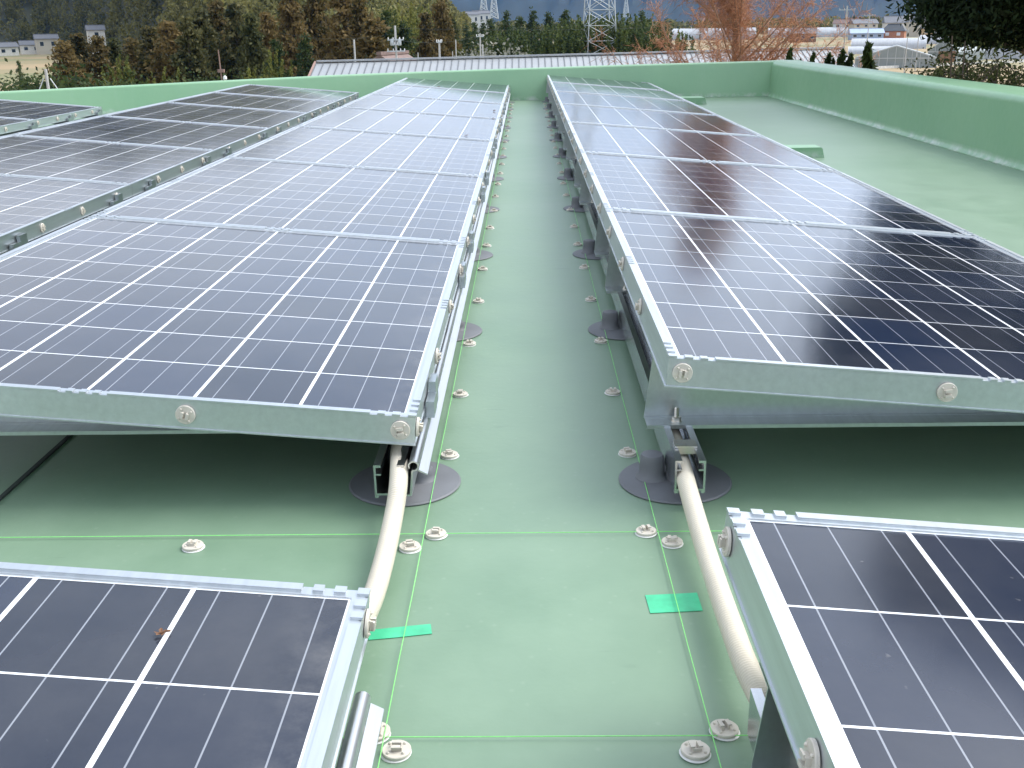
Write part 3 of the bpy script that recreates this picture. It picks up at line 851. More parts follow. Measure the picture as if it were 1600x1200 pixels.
for i, (px, yt, d) in enumerate([(184, 86, 92), (207, 74, 120), (253, 104, 84), (426, 76, 90), (392, 104, 82), (640, 4, 190), (618, 10, 200), (655, 8, 195), (718, 62, 130)]):
    tree('bamboo', px, yt, d, ['yellow-green bamboo between two brown cedars', 'taller yellow-green bamboo behind the cedar gap', 'bright narrow bamboo before the dark cedars', 'slim bamboo clump at the end of the cedar row', 'low bamboo clump at the cedar feet', 'middle pale bamboo on the slope above the tan house',
                               'pale bamboo on the slope above the transformer pole', 'pale bamboo at the slope edge above the tan house', 'round yellow-green clump beside thin poles'][i], .6 if i < 5 else .8, 'yellow-green bamboo among the trees')
for i, (px, yt, d) in enumerate([(728, 40, 230), (741, 35, 235), (754, 36, 228), (766, 30, 175), (790, 20, 182), (812, 26, 176), (832, 17, 184), (858, 22, 178), (884, 16, 186), (1005, 20, 180)]):
    tree('dark', px, yt, d, f'dark evergreen in the wood beside the pylon, {ORD[i]} from the slope end', 1.1, 'dark evergreens beside the pylon')
for i, (px, yt, d) in enumerate([(776, 50, 150), (800, 44, 148), (824, 50, 146), (846, 40, 150), (868, 34, 148), (892, 28, 152), (912, 24, 150), (935, 22, 156), (958, 24, 150), (980, 20, 152), (1000, 30, 148), (1022, 34, 150), (1048, 44, 150), (1075, 50, 152)]):
    tree('grove', px, yt, d, f'green bamboo clump in the grove around the pylon, {ORD[i]} from the silvery tree', .95, 'green bamboo grove around the pylon')
tree('silver', 764, 52, 120, 'silvery leafed tree beside the thin pole', 1.0)

# far-off wood on the hillside: one mass
def hill_wood():
    g = np.random.default_rng(3); V = []; F = []; n = 0
    for i in range(6200):
        az = R(g.uniform(-40, -3)); r = hill_r0(math.degrees(az)) + 370 * g.random() ** .8 - 20
        x, y = r * math.sin(az), r * math.cos(az)
        if math.sin(x * .035) + math.sin(y * .05 + 1) > 1.9 and g.random() < .8: continue
        z = hill_h(x, y)
        if z < GZ - .5: continue
        con = g.random() < .55
        hh = g.uniform(7, 13); rr = g.uniform(2.2, 3.8)
        k = 90
        t = g.random(k) ** .8; a = g.uniform(0, 6.283, k)
        q = rr * ((1 - t) ** .8 if con else np.sqrt(np.maximum(.05, 1 - (2 * t - 1) ** 2))) * g.uniform(.6, 1.05, k)
        P = np.stack([x + q * np.cos(a), y + q * np.sin(a), z + hh * (.12 + .88 * t)], 1)
        v, f = cards(P, 1.25, seed=i)
        V.append(v); F.append(f + n); n += len(v)
    return np_mesh('woodland', np.concatenate(V), np.concatenate(F), L_HILL)
o = put('woodland', hill_wood()); tag(o, 'mixed far-off wood covering the hillside', 'woodland', kind='stuff')
def valley_wood():
    g = np.random.default_rng(8); V = []; F = []; n = 0
    for i in range(900):
        az = R(g.uniform(-4, 34)); r = g.uniform(780, 1250)
        x, y = r * math.sin(az), r * math.cos(az); hh = g.uniform(7, 13); rr = g.uniform(2.5, 5); k = 26
        t = g.random(k) ** .8; a = g.uniform(0, 6.283, k); q = rr * np.sqrt(np.maximum(.05, 1 - (2 * t - 1) ** 2)) * g.uniform(.6, 1.05, k)
        v, f = cards(np.stack([x + q * np.cos(a), y + q * np.sin(a), GZ + hh * (.1 + .9 * t)], 1), 3.0, seed=i + 5000)
        V.append(v); F.append(f + n); n += len(v)
    return np_mesh('treeline', np.concatenate(V), np.concatenate(F), L_HILL)
o = put('treeline', valley_wood()); tag(o, 'far-off line of woods across the valley floor', 'woodland', kind='stuff')

# ------------------------------------------------------------------ neighbouring grey metal roof
M_ZINC = plain('grey_metal_roofing', (.29, .305, .32), .45, metal=.15, var=.06, scale=1.2)
M_RUST = plain('red_brown_gable_edge', (.27, .17, .14), .7)
M_CREAM = plain('cream_render', (.5, .46, .38), .85)
pL = at(495, 98, 45); _r = ray(1316, 75.8); pR = Vector((0, 0, CAMH)) + _r * ((pL.z - CAMH) / _r.z)
print('roof', pL, pR)
zr = (pL.z + pR.z) / 2
dirx = (Vector((pR.x, pR.y, 0)) - Vector((pL.x, pL.y, 0))); Lr = dirx.length; ang = math.atan2(dirx.y, dirx.x)
r = thing('neighbour_building', 'long building with a grey standing-seam metal roof beyond the far parapet', 'building', (pL.x, pL.y, GZ), ang)
hr = zr - GZ; eave = hr - 1.75; dep = 5.2; sh = math.tan(ang) * dep
b = MB()
b.add([(-.0, 0, hr), (Lr, 0, hr), (Lr - sh, -dep, eave), (-sh, -dep, eave), (sh, dep, eave), (Lr + sh, dep, eave), (0, 0, hr - .12), (Lr, 0, hr - .12), (Lr - sh, -dep, eave - .12), (-sh, -dep, eave - .12), (sh, dep, eave - .12), (Lr + sh, dep, eave - .12)],
      [(0, 3, 2, 1), (0, 1, 5, 4), (6, 7, 8, 9), (6, 10, 11, 7), (3, 9, 8, 2), (4, 5, 11, 10)])
rf = b.build('roof', M_ZINC, r)
b = MB(); n = int(Lr / .30)
for i in range(n + 1):
    x = i * Lr / n; s = (hr - eave) / dep
    b.add([(x - .02, 0, hr), (x + .02, 0, hr), (x + .02 - sh, -dep, eave), (x - .02 - sh, -dep, eave), (x - .02, 0, hr + .03), (x + .02, 0, hr + .03), (x + .02 - sh, -dep, eave + .03), (x - .02 - sh, -dep, eave + .03)],
          [(4, 7, 6, 5), (0, 4, 5, 1), (3, 2, 6, 7), (0, 3, 7, 4), (1, 5, 6, 2)])
so = b.build('standing_seam', plain('seam_metal', (.13, .14, .15), .5, metal=.15), rf); so['kind'] = 'stuff'
MB().box(0, Lr, -.12, .12, hr + .02, hr + .09).build('ridge_cap', M_ZINC, rf)
b = MB(); b.add([(-.1, 0, hr + .06), (-.1 - sh, -dep - .1, eave + .04), (-.02 - sh, -dep - .1, eave + .04), (-.02, 0, hr + .06), (-.1, 0, hr - .2), (-.1 - sh, -dep - .1, eave - .2), (-.02 - sh, -dep - .1, eave - .2), (-.02, 0, hr - .2)],
                [(0, 1, 2, 3), (4, 7, 6, 5), (0, 4, 5, 1), (2, 6, 7, 3), (1, 5, 6, 2), (0, 3, 7, 4)])
b.build('verge_board', M_RUST, rf)
MB().box(abs(sh) + .3, Lr - abs(sh) - .3, -dep + .5, dep - .5, 0, eave - .15).build('wall', M_CREAM, r)

# ------------------------------------------------------------------ houses, sheds, greenhouses
M_TILE = plain('grey_roof_tiles', (.12, .125, .14), .6, scale=3, var=.3)
M_TILE2 = plain('dark_roof_tiles', (.05, .055, .06), .6, scale=3, var=.3)
M_BLUE = plain('pale_blue_sheet', (.30, .38, .52), .5, scale=3)
M_ORANGE = plain('orange_render', (.38, .17, .09), .85, scale=2)
M_TANW = plain('tan_render', (.48, .33, .18), .85, scale=2)
M_PINK = plain('pinkish_roof', (.17, .115, .10), .7, scale=2)
M_WHITE = plain('white_render', (.62, .61, .57), .85, scale=2)
M_WIN = plain('dark_window_glass', (.03, .04, .05), .15)
M_LWIN = plain('pale_window_blind', (.6, .62, .66), .5)
M_WOOD = plain('brown_boards', (.20, .11, .06), .8, scale=2)
def house(px, pbase, dist, w, d, h, rh, rot, wall, roofm, label, hip=False, win=M_WIN, base=None, group='houses across the valley'):
    p = at(px, pbase, dist)
    z0 = GZ if base is None else base
    r = thing('house', label, 'house', (p.x, p.y, z0), rot - math.atan2(p.x, p.y), group)
    MB().box(-w / 2, w / 2, -d / 2, d / 2, min(-3, GZ - z0 - .3) if dist < 850 else -3, h).build('wall', wall, r)
    e = .5; x0 = -w / 2 - e; x1 = w / 2 + e; y0 = -d / 2 - e; y1 = d / 2 + e; k = d * .35 if hip else 0
    b = MB().add([(x0, y0, h), (x1, y0, h), (x1, y1, h), (x0, y1, h), (x0 + k, 0, h + rh), (x1 - k, 0, h + rh), (x0, y0, h - .2), (x1, y0, h - .2), (x1, y1, h - .2), (x0, y1, h - .2)],
                 [(0, 1, 5, 4), (2, 3, 4, 5), (1, 2, 5), (3, 0, 4), (6, 9, 8, 7), (0, 6, 7, 1), (1, 7, 8, 2), (2, 8, 9, 3), (3, 9, 6, 0)])
    rf = b.build('roof', roofm, r)
    MB().box(x0 + k - .1, x1 - k + .1, -.2, .2, h + rh - .05, h + rh + .18).build('ridge_tile', roofm, rf)
    nw = max(1, int(w / 4))
    for i in range(nw):
        cx = -w / 2 + (i + .5) * w / nw
        f = MB().box(cx - .9, cx + .9, -d / 2 - .06, -d / 2 - .01, h * .42, h * .80).build('window', M_WHITE, r)
        MB().box(cx - .8, cx + .8, -d / 2 - .09, -d / 2 - .065, h * .45, h * .77).build('pane', win, f)
    return r
house(616, 120, 85, 3.4, 3.0, 6.6, 1.2, R(62), M_TANW, M_PINK, 'tan gabled house with pinkish roof behind the grey metal roof', group='houses beyond the parapet')
def valley_house(px, pbase, wpx, wallpx, roofpx, rot, wall, roofm, label, hip=False, win=M_WIN, dist=None):
    p = onz(px, pbase, GZ)
    d = math.hypot(p.x, p.y) if dist is None else dist
    base = GZ if dist is None else at(px, pbase, dist).z
    u = d / FPX
    house(px, pbase, d, wpx * u, wpx * u * .7, wallpx * u, roofpx * u, R(rot), wall, roofm, label, hip, win, base=base)
valley_house(1352, 62, 44, 9, 6, 8, M_BLUE, M_BLUE, 'pale blue sheet metal shed with small dark window')
valley_house(1396, 61, 30, 11, 9, -8, M_ORANGE, M_TILE2, 'orange walled house with dark hipped roof and white window', True, M_LWIN)
valley_house(1348, 46, 34, 8, 6, 20, M_CREAM, M_TILE, 'cream house with grey roof beside the tall pole', dist=700)
valley_house(1400, 46, 34, 9, 9, 10, M_WHITE, M_TILE, 'white house with large grey roof behind the orange house', dist=720)
valley_house(1432, 47, 24, 11, 9, -30, M_CREAM, M_TILE, 'cream house with steep grey gable behind the greenhouse', dist=690)
valley_house(1458, 57, 38, 11, 11, 14, M_TANW, M_TILE, 'tan house with broad grey roof beside the pine')
valley_house(1318, 46, 26, 8, 6, -12, M_WHITE, M_PINK, 'small white house with brown roof behind the rust coloured tree', dist=725)
valley_house(1253, 66, 36, 12, 8, 6, M_WOOD, M_TILE, 'brown boarded barn with grey roof behind the rust coloured tree')
for i, (px, py, d, w, hh, wall, rf, lab) in enumerate([(10, 82, 560, 9, 4.5, M_WHITE, M_TILE, 'white house low on the wooded hillside at the picture edge'), (48, 78, 585, 9, 4.4, M_WHITE, M_TILE, 'white house on the hillside beside the lone dark tree'),
                                                       (74, 74, 575, 10, 6, M_CREAM, M_TILE, 'cream two-storey house on the hillside'), (150, 56, 520, 7, 4.5, M_WHITE, M_TILE, 'small white house high on the slope above the cedars')]):
    p = at(px, py, d)
    house(px, py, d, w, 7, hh, 2, R(random.uniform(-20, 20)), wall, rf, lab, base=p.z - 2, group='houses on the hillside')
for i, (px, py, d, w) in enumerate([(737, 27, 900, 11), (751, 25, 950, 14)]):
    p = at(px, py, d)
    if i == 0:
        kn = MB().lathe([(120, GZ - 1), (70, p.z - 12), (45, p.z - 9), (5, p.z - 8.2)], (p.x + 4, p.y + 25, 0), 24).build('hill', M_HILL, smooth=80)
        tag(kn, 'low knoll under the far white buildings', 'hill', kind='structure')
    house(px, py, d, w, 8, 9, 2.5, R(10), M_WHITE, M_TILE, ['far white building below the blue mountain', 'far white building beside the twin pylons'][i], base=p.z - 7, group='far buildings below the mountain')

def film_mat(name, col):
    k = NT(name); f = k.noise(.8, 4)
    k.set(**{'Base Color': k.ramp(f, [(.3, tuple(c * .86 for c in col)), (.7, col)]), 'Roughness': .35})
    return k.m
M_FILM = film_mat('white_greenhouse_film', (.40, .42, .45)); M_FILM2 = film_mat('grey_greenhouse_film', (.24, .27, .265)); M_HOOP = plain('greenhouse_pipe', (.45, .47, .48), .4, metal=.6)
def greenhouse(px0, px1, pyb, dist, depth, h, label, gable=False, film=None, rot=0.):
    m_ = onz((px0 + px1) / 2, pyb, GZ); dist = math.hypot(m_.x, m_.y)
    a = at(px0, pyb, dist); c = at(px1, pyb, dist); a.z = c.z = 0; h = h * dist / FPX; depth = depth * dist / FPX
    w = (c - a).length; mid = (a + c) / 2
    r = thing('greenhouse', label, 'greenhouse', (mid.x, mid.y, GZ), math.atan2((c - a).y, (c - a).x) + rot, 'greenhouses in the fields')
    film = film or M_FILM
    if gable:
        b = MB(); pr = [(-w / 2, 0), (w / 2, 0), (w / 2, h * .45), (0, h), (-w / 2, h * .45)]
        b.prism_y(pr, 0, depth).build('film_cover', film, r)
        f = MB()
        n = max(4, int(w / 1.6))
        for i in range(n + 1):
            x = -w / 2 + w * i / n; z = h * .45 + h * .55 * (1 - abs(x) / (w / 2))
            f.box(x - .05, x + .05, -.08, -.01, 0, z)
        f.box(-w / 2, w / 2, -.10, -.085, h * .43, h * .47)
        for s in (-1, 1):
            f.add([(0, -.09, h), (s * w / 2, -.09, h * .45), (s * w / 2, -.09, h * .45 + .2), (0, -.09, h + .2)], [(0, 1, 2, 3)])
        o = f.build('glazing_frame', M_HOOP, r)
    else:
        n = 14; arc = [(depth / 2 * math.cos(math.pi * i / n), h * math.sin(math.pi * i / n) ** .8) for i in range(n + 1)]
        vs = [(-w / 2, y, z) for y, z in arc] + [(w / 2, y, z) for y, z in arc]
        fs = [(i, i + 1, n + 2 + i, n + 1 + i) for i in range(n)] + [tuple(range(n, -1, -1)), tuple(range(n + 1, 2 * n + 2))]
        MB().add(vs, fs).build('film_cover', film, r, smooth=50)
        f = MB(); k = max(5, int(w / 1.2))
        for i in range(k + 1):
            x = -w / 2 + w * i / k
            f.tube([(x, y * 1.01, z * 1.01 + .02) for y, z in arc], .045, 4)
        f.build('hoop', M_HOOP, r)['kind'] = 'stuff'
    return r
greenhouse(1330, 1446, 76, 0, 40, 14, 'long white tunnel greenhouse before the blue shed')
greenhouse(1436, 1660, 68, 0, 30, 12, 'long white tunnel greenhouse passing behind the pine')
greenhouse(1335, 1462, 106, 0, 110, 29, 'wide low grey glazed greenhouse at the edge of the brown field', gable=True, film=M_FILM2)
greenhouse(1446, 1496, 97, 0, 90, 30, 'pale gabled greenhouse with a brown end wall', gable=True, film=M_FILM2, rot=R(-25))
greenhouse(1492, 1610, 92, 0, 40, 25, 'white tunnel greenhouse half hidden by the pine trunk')
greenhouse(1050, 1180, 62, 0, 40, 16, 'white tunnel greenhouse seen through the rust coloured twigs')
greenhouse(1200, 1325, 58, 0, 40, 13, 'white tunnel greenhouse beyond the brown boarded barn')
greenhouse(1325, 1400, 84, 0, 30, 10, 'low pale tunnel greenhouse between the glazed one and the long tunnel')
p = onz(1478, 97.5, GZ); b = MB().box(-1.9, 1.9, -.2, .2, 0, 2.5); o = b.build('shed_front', M_WOOD, loc=(p.x, p.y, GZ)); tag(o, 'brown boarded shed front between the greenhouses', 'shed')
a = onz(1360, 108, GZ); c = onz(1600, 97, GZ)
b = MB(); dv = Vector((c.x - a.x, c.y - a.y, 0)); b.box(0, dv.length, -.15, .15, 0, .5); o = b.build('concrete_kerb', M_WHITE, loc=(a.x, a.y, GZ)); o.rotation_euler = (0, 0, math.atan2(dv.y, dv.x)); tag(o, 'low concrete kerb between greenhouse and brown field', 'kerb')

# ------------------------------------------------------------------ poles and pylons
M_CONC = plain('concrete_pole', (.42, .42, .41), .8, var=.1, scale=4)
M_PYL = plain('galvanised_lattice', (.42, .46, .48), .5, metal=.3, var=.1, scale=1)
M_INS = plain('white_insulator', (.7, .7, .68), .3)
def pole(px, pyt, dist, rad, label, arms=(), trans=False, base=None):
    p = at(px, pyt, dist); z0 = GZ if base is None else base; h = p.z - z0
    r = thing('utility_pole', label, 'utility pole', (p.x, p.y, z0), -math.atan2(p.x, p.y), 'utility poles beyond the roof')
    MB().tube([(0, 0, 0), (0, 0, h)], [rad * 1.25, rad], 10).build('shaft', M_CONC, r, smooth=50)
    for z, L in arms:
        a = MB().box(-L / 2, L / 2, -rad - .09, -rad - .005, h - z - .03, h - z + .03).build('crossarm', M_PYL, r)
        for s in (-.9, -.3, .5, .95):
            MB().lathe([(.025, 0), (.035, .03), (.02, .05), (.03, .08), (.015, .11)], (s * L / 2, -rad - .05, h - z + .032), 8).build('insulator', M_INS, a, smooth=50)
    if trans:
        for s in (-1, 1):
            MB().lathe([(.09, 0), (.11, .04), (.11, .30), (.08, .34), (.03, .36)], (s * .20, -.05, h - 1.05), 14).build('transformer', M_PYL, r, smooth=40)
    return r
pole(553, 62, 60, 0.050, 'plain pale concrete pole standing above the grey roof')
pole(617, 40, 62, 0.060, 'concrete pole with crossarms and transformers above the tan house', ((.75, .9), (1.35, 1.0), (1.0, .4)), True)
pole(686, 63, 60, 0.055, 'plain concrete pole past the tan house roof', ((.1, .3),))
pole(712, 62, 80, 0.040, 'thin pole before the brown cedar at the slope end')
pole(707, 80, 78, 0.030, 'very short thin pole beside another thin pole')
pole(750, 52, 72, 0.045, 'tall thin pole beside the silvery tree', ((.2, .5),))
pole(754, 70, 70, 0.050, 'short pale pole right next to the taller thin one')
pole(653, 82, 66, 0.030, 'short thin post at the end of the tan house')
pole(1324, 9, 120, 0.070, 'tall pole beside the rust coloured tree', ((.4, 1.6),))
pole(1359, 20, 190, 0.080, 'far pole above the blue shed', ((.4, 1.8),))
pole(1422, 20, 220, 0.075, 'far pole between the houses', ((.4, 1.8),))
pole(1439, 22, 230, 0.075, 'far pole beside the pine branches', ((.4, 1.8),))
r = pole(71, 108, 40, .05, 'grey pole on stays at the outer end of the far parapet')
b = MB()
h = at(71, 108, 40).z - GZ
for s in (-1, 1): b.tube([(s * .1, 0, h - .3), (s * 1.3, 0, h - 2.6)], .02, 5)
b.build('stay_wire', M_PYL, r)
p = at(344, 78, 14); q = at(348, 124, 14)
r = thing('antenna_mast', 'thin brownish antenna mast with white foot beyond the far parapet', 'antenna', (q.x, q.y, q.z - .6))
hh = p.z - q.z + .6
MB().tube([(0, 0, 0), (-.02, 0, hh)], [.012, .007], 8).build('mast', M_RUST, r)
MB().box(-.05, .03, -.02, .02, hh * .72, hh * .76).build('bracket', M_RUST, r)
MB().lathe([(.008, -.015), (.025, 0), (.022, .03), (.008, .045)], (.03, 0, .60), 12).build('insulator', M_INS, r, smooth=50)

def pylon(px, pyb, ytop, dist, wb, wt, label, bays=7, thick=.09, base=None, arms=()):
    p = at(px, pyb, dist); t = at(px, ytop, dist)
    z0 = base if base is not None else GZ
    H = t.z - z0
    r = thing('lattice_pylon', label, 'pylon', (p.x, p.y, z0), R(9), 'lattice pylons')
    def c(k, u):
        w = (wb + (wt - wb) * u) / 2
        return Vector((w * (1 if k in (0, 3) else -1), w * (1 if k in (0, 1) else -1), H * u))
    b = MB()
    for k in range(4): b.tube([c(k, 0), c(k, 1)], thick, 4)
    b.build('leg_angle', M_PYL, r)
    b = MB(); us = [1 - (1 - i / bays) ** .85 for i in range(bays + 1)]
    for i in range(bays):
        for k in range(4):
            k2 = (k + 1) % 4
            b.tube([c(k, us[i]), c(k2, us[i + 1])], thick * .55, 4); b.tube([c(k2, us[i]), c(k, us[i + 1])], thick * .55, 4)
            b.tube([c(k, us[i + 1]), c(k2, us[i + 1])], thick * .55, 4)
    b.build('bracing', M_PYL, r)
    for u, L in arms:
        a = MB(); z = H * u
        for s in (-1, 1):
            a.tube([(0, -wt / 2, z), (s * L, 0, z + .4)], thick * .6, 4); a.tube([(0, wt / 2, z), (s * L, 0, z + .4)], thick * .6, 4); a.tube([(0, 0, z + 1.4), (s * L, 0, z + .4)], thick * .6, 4)
        a.build('crossarm', M_PYL, r)
    return r
pylon(936, 80, -260, 150, 4.6, 1.3, 'large galvanised lattice pylon above the bamboo grove', 15, .07, arms=((.72, 4), (.85, 4), (.97, 3.4)))
pylon(756, 30, -14, 1500, 11, 3, 'distant pylon of the twin pair above the white building', 6, .5, base=10, arms=((.75, 7), (.95, 6)))
pylon(772, 30, -14, 1550, 11, 3, 'second distant pylon of the twin pair beside the mountain', 6, .5, base=10, arms=((.75, 7), (.95, 6)))
pylon(978, 25, -4, 1800, 9, 2, 'faint far pylon between the big pylon and the rust coloured tree', 6, .4, base=10, arms=((.9, 5),))

# overhead wires
def wire(a, b, sag, label):
    pts = [a.lerp(b, i / 24) - Vector((0, 0, sag * 4 * (i / 24) * (1 - i / 24))) for i in range(25)]
    o = MB().tube(pts, .006, 4).build('overhead_wire', M_DARK); tag(o, label, 'wire', 'overhead wires')
wire(at(617, 44, 62), at(1324, 12, 120), .8, 'thin overhead wire from the transformer pole toward the tall pole')
wire(at(440, 52, 62), at(617, 52, 62), .3, 'thin overhead wire from the cedars to the transformer pole')
wire(at(617, 62, 62), at(750, 55, 72), .3, 'thin overhead wire between the transformer pole and the thin pole')

# ------------------------------------------------------------------ rust coloured bare tree
def twigs(segs, w, m, name):
    """slim three-sided strips from (a, b) pairs"""
    A = np.array([s[0] for s in segs], float); B = np.array([s[1] for s in segs], float)
    d = B - A; g = np.random.default_rng(1); s = np.cross(d, g.normal(size=d.shape)); s /= np.linalg.norm(s, axis=1)[:, None] + 1e-9
    s2 = np.cross(d, s); s2 /= np.linalg.norm(s2, axis=1)[:, None] + 1e-9
    n = len(A); ww = np.asarray(w).reshape(-1, 1) if hasattr(w, '__len__') else w
    V = np.concatenate([A + s * ww, A - s * ww * .5 + s2 * ww * .87, A - s * ww * .5 - s2 * ww * .87, B], 0)
    i = np.arange(n)
    F = np.concatenate([np.stack([i, n + i, 3 * n + i], 1), np.stack([n + i, 2 * n + i, 3 * n + i], 1), np.stack([2 * n + i, i, 3 * n + i], 1)], 0)
    return np_mesh(name, V, F, m)
def redwood(px, dist, top, label):
    p = at(px, 90, dist); g = np.random.default_rng(21)
    r = thing('bare_redwood', label, 'tree', (p.x, p.y, GZ))
    H = top - GZ
    MB().tube([(0, 0, 0), (.03, .02, H * .4), (-.02, .05, H * .75), (0, 0, H)], [.17, .095, .06, .01], 12).build('trunk', M_PALEBARK, r, smooth=60)
    lb = MB(); segs = []; ws = []
    for i in range(88):
        z0 = H * (.40 + .58 * (i / 88) ** .9); t = (z0 / H - .40) / .60
        L = (4.5 * (1 - t) ** 1.25 + .3) * g.uniform(.75, 1.1); a = g.uniform(0, 6.283); el = R(g.uniform(28, 50))
        pts = []; o3 = np.array([0, 0, z0]); d = np.array([math.cos(a) * math.cos(el), math.sin(a) * math.cos(el), math.sin(el)])
        N = 7
        for k in range(N + 1):
            pts.append(tuple(o3)); d = d + np.array([0, 0, .03]) + g.normal(0, .05, 3); d /= np.linalg.norm(d); o3 = o3 + d * L / N
        r0 = .012 + .012 * (1 - t)
        lb.tube(pts, [r0 * (1 - k / N) + .003 for k in range(N + 1)], 5)
        for k in range(1, N + 1):
            base = np.array(pts[k]); dv = np.array(pts[k]) - np.array(pts[k - 1]); dv /= np.linalg.norm(dv)
            for q in range(12):
                s = dv * .55 + g.normal(0, .62, 3); s /= np.linalg.norm(s); l2 = g.uniform(.25, .62) * (1.2 - .5 * k / N)
                b0 = base - dv * g.random() * L / N; e = b0 + s * l2
                segs.append((b0, e)); ws.append(.0048)
                for u in range(5):
                    f0 = b0 + s * l2 * g.uniform(.2, 1); s3 = s * .6 + g.normal(0, .6, 3) + np.array([0, 0, -.15]); s3 /= np.linalg.norm(s3)
                    segs.append((f0, f0 + s3 * g.uniform(.08, .22))); ws.append(.0042)
    lb.build('limb', M_PALEBARK, r, smooth=60)
    put('twig', twigs(segs, ws, L_RED, 'twig'), r)
    return r
redwood(1150, 22, 3.9, 'bare rust coloured conifer with upswept twigs behind the far parapet')

# ------------------------------------------------------------------ dark pine, shrub and junipers beyond the long parapet
def pine(label):
    g = np.random.default_rng(5)
    r = thing('pine_tree', label, 'tree', (6.3, 10.2, GZ))
    base = Vector((6.3, 10.2, GZ))
    def loc(px, py, d): return at(px, py, d) - base
    tr = [Vector((0, 0, 0)), Vector((.1, .05, 4)), Vector((0, 0, 7.6)), loc(1640, 95, 11.4), loc(1592, 60, 11.0), loc(1575, 10, 10.8), loc(1590, -120, 11.2), loc(1640, -500, 11.6)]
    MB().tube(tr, [.22, .18, .14, .10, .085, .08, .07, .03], 10).build('trunk', M_BARK, r, smooth=60)
    lb = MB(); pts = []
    def limb(path, r0):
        lb.tube(path, [r0 * (1 - .75 * k / (len(path) - 1)) for k in range(len(path))], 6)
    limb([loc(1598, 70, 11), loc(1570, 62, 10.6), loc(1530, 56, 10.2), loc(1490, 47, 10.0)], .035)
    limb([loc(1640, 92, 11.2), loc(1600, 80, 10.6), loc(1560, 66, 10.2), loc(1500, 58, 10.0), loc(1478, 46, 9.9)], .022)
    limb([loc(1580, 30, 10.9), loc(1530, 8, 10.4), loc(1470, 0, 10.1)], .04)
    limb([loc(1580, -40, 10.9), loc(1500, -80, 10.6)], .04)
    lb.build('limb', M_BARK, r, smooth=60)
    # needle pads
    pads = []
    for px, py, d, rr in [(1470, 8, 10, .22), (1500, 26, 10, .24), (1490, 44, 9.9, .12), (1525, 40, 10.2, .22), (1540, 10, 10.3, .28), (1570, 38, 10.5, .22), (1590, 20, 10.8, .3), (1520, -12, 10.2, .3), (1486, -20, 10.2, .24),
                          (1510, 56, 10, .10), (1545, 60, 10.2, .12), (1580, 64, 10.4, .10), (1478, 34, 9.9, .10), (1600, 46, 10.6, .2)]:
        c = loc(px, py, d); pads.append((c, rr))
    for i in range(400):
        az = R(g.uniform(20, 47)); e = R(g.uniform(0 if math.degrees(az) > 29 else 3.6 if math.degrees(az) > 22 else 5, 20.5)); d = g.uniform(9.6, 13.5)
        if math.degrees(az) < 20.5 + max(0, math.degrees(e) - 9) * .6: continue
        c = Vector((d * math.sin(az), d * math.cos(az), CAMH + d * math.tan(e))) - base
        pads.append((c, g.uniform(.35, .68)))
    for i, (c, rr) in enumerate(pads):
        k = int((2200 if i < 14 else 620) * (rr / .3) ** 1.6)
        q = g.normal(0, 1, (k, 3)) * np.array([rr, rr, rr * .55]) * .6 + np.array(c)
        pts.append(q)
    V, F = cards(np.concatenate(pts[14:]), .060, aspect=1.6, seed=2)
    V2, F2 = cards(np.concatenate(pts[:14]), .036, aspect=1.9, seed=3)
    V = np.concatenate([V, V2]); F = np.concatenate([F, F2 + len(V) - len(V2)])
    put('crown', np_mesh('crown', V, F, L_PINE), r)
pine('dark pine overhanging the long parapet with dense needles')

def shrub(label):
    g = np.random.default_rng(15)
    p = at(1530, 150, 8.6)
    r = thing('leafy_shrub', label, 'shrub', (p.x, p.y, GZ))
    br = MB(); P = []
    tops = [(1470, 96), (1490, 92), (1512, 84), (1535, 92), (1560, 88), (1585, 98), (1604, 106), (1500, 110), (1548, 106), (1578, 118), (1480, 116), (1620, 112), (1460, 104), (1525, 118), (1508, 64), (1488, 56)]
    for i, (px, py) in enumerate(tops):
        d = g.uniform(8.0, 9.6); t = at(px, py + (14 if i < 14 else 0), d) - Vector((p.x, p.y, GZ))
        path = [Vector((g.normal(0, .05), g.normal(0, .05), 0)), Vector((t.x * .35, t.y * .35, t.z * .72)), Vector((t.x * .75, t.y * .75, t.z * .92)), t]
        br.tube(path, [.035, .02, .011, .004], 5)
        if i >= 14: continue
        for k in range(16):
            c = path[1].lerp(t, g.uniform(.55, 1)) if k < 5 else t
            e = np.array(c) + g.normal(0, .12, 3) * np.array([1, 1, .8]) - np.array([0, 0, .06])
            br.tube([c, Vector(e)], [.004, .002], 4)
            P.append(e + g.normal(0, .05, (30, 3)))
    br.build('branch', M_BARK, r, smooth=60)
    V, F = cards(np.concatenate(P), .023, aspect=1.4, seed=6)
    put('foliage', np_mesh('foliage', V, F, L_SHRUB), r)
shrub('twiggy olive shrub showing above the long parapet')

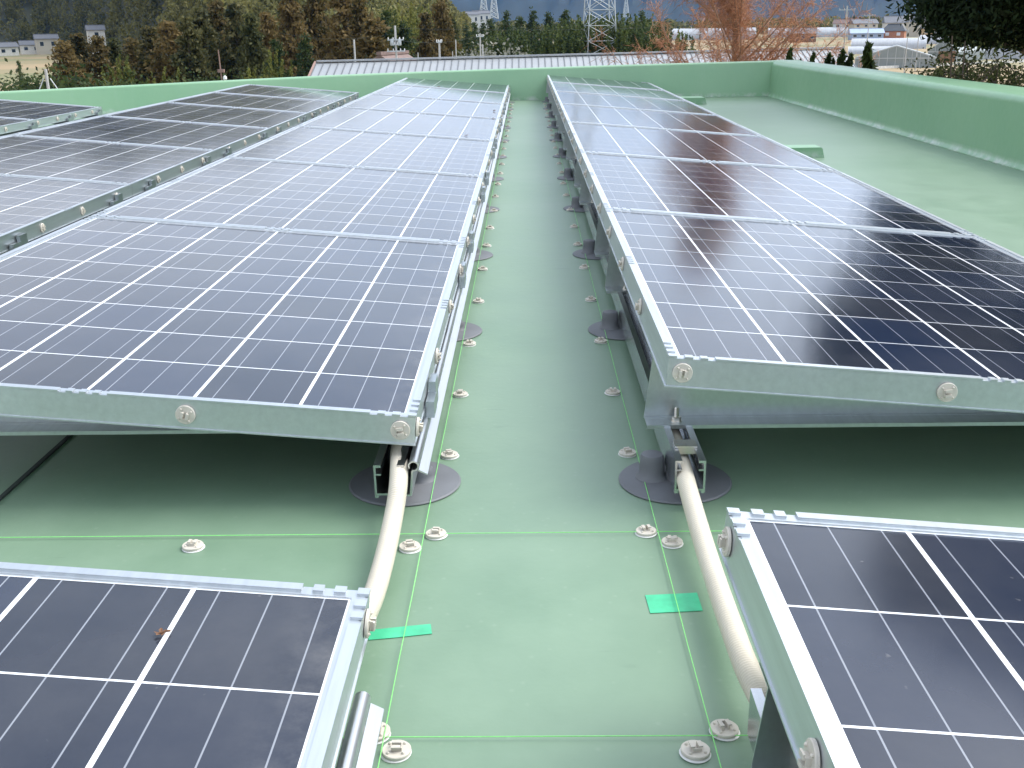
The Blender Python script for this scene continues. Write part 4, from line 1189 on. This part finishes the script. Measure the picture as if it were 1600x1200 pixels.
JM = []
for s in range(3):
    g = np.random.default_rng(40 + s)
    z = g.random(700) ** .9; a = g.uniform(0, 6.28, 700); q = .16 * (1 - z) ** .7 * g.uniform(.4, 1.1, 700) * (1 + .4 * np.sin(z * 30 + a))
    P = np.stack([q * np.cos(a) + .03 * np.sin(z * 9 + s), q * np.sin(a), z * 1.2], 1)
    z2 = g.uniform(-8, 0, 2600); a2 = g.uniform(0, 6.28, 2600); q2 = .42 * g.random(2600) ** .4
    P = np.concatenate([P, np.stack([q2 * np.cos(a2), q2 * np.sin(a2), z2], 1)])
    JM.append(np_mesh('crown', *cards(P, .06, aspect=1.6, seed=s, tilt=(0, 0, .8)), L_JUNI))
for i, (px, py, s, lab) in enumerate([(1236, 77, .8, 'smallest twisted juniper tip nearest the parapet corner'), (1271, 83, .75, 'small juniper tip, second from the parapet corner'), (1295, 85, .9, 'bushy juniper tip in the middle of the line'), (1302, 92, .5, 'tiny juniper tip tucked beside a bushy one'),
                                       (1317, 80, 1.1, 'double juniper tip before the white roof'), (1326, 85, .9, 'slanting juniper tip beside the double one'), (1357, 70, 1.35, 'tallest slim juniper tip before the grey greenhouse'), (1251, 93, .4, 'lowest juniper tip peeping over the coping')]):
    d = 14.0; p = at(px, py, d)
    r = thing('juniper_tree', lab, 'tree', (p.x, p.y, p.z - 1.2 * s), random.uniform(0, 6), 'junipers beyond the parapet')
    put('crown', JM[i % 3], r); r.scale = (s, s, s)
    MB().tube([(0, 0, (GZ - p.z) / s + 1.2), (0, 0, .6)], [.08, .01], 6).build('trunk', M_BARK, r)

# ------------------------------------------------------------------ haze
k = bpy.data.materials.new('haze_air'); k.use_nodes = True
k.node_tree.nodes.remove(k.node_tree.nodes['Principled BSDF'])
pv = k.node_tree.nodes.new('ShaderNodeVolumePrincipled')
pv.inputs['Color'].default_value = (.02, .36, 1.0, 1); pv.inputs['Density'].default_value = .000043; pv.inputs['Anisotropy'].default_value = 0
k.node_tree.links.new(pv.outputs[0], k.node_tree.nodes['Material Output'].inputs['Volume'])
HZ = MB().box(-9100, 9100, -3100, 9100, GZ - 12, 420).build('haze', k)
tag(HZ, 'thin bluish haze over the whole valley', 'haze', kind='stuff')
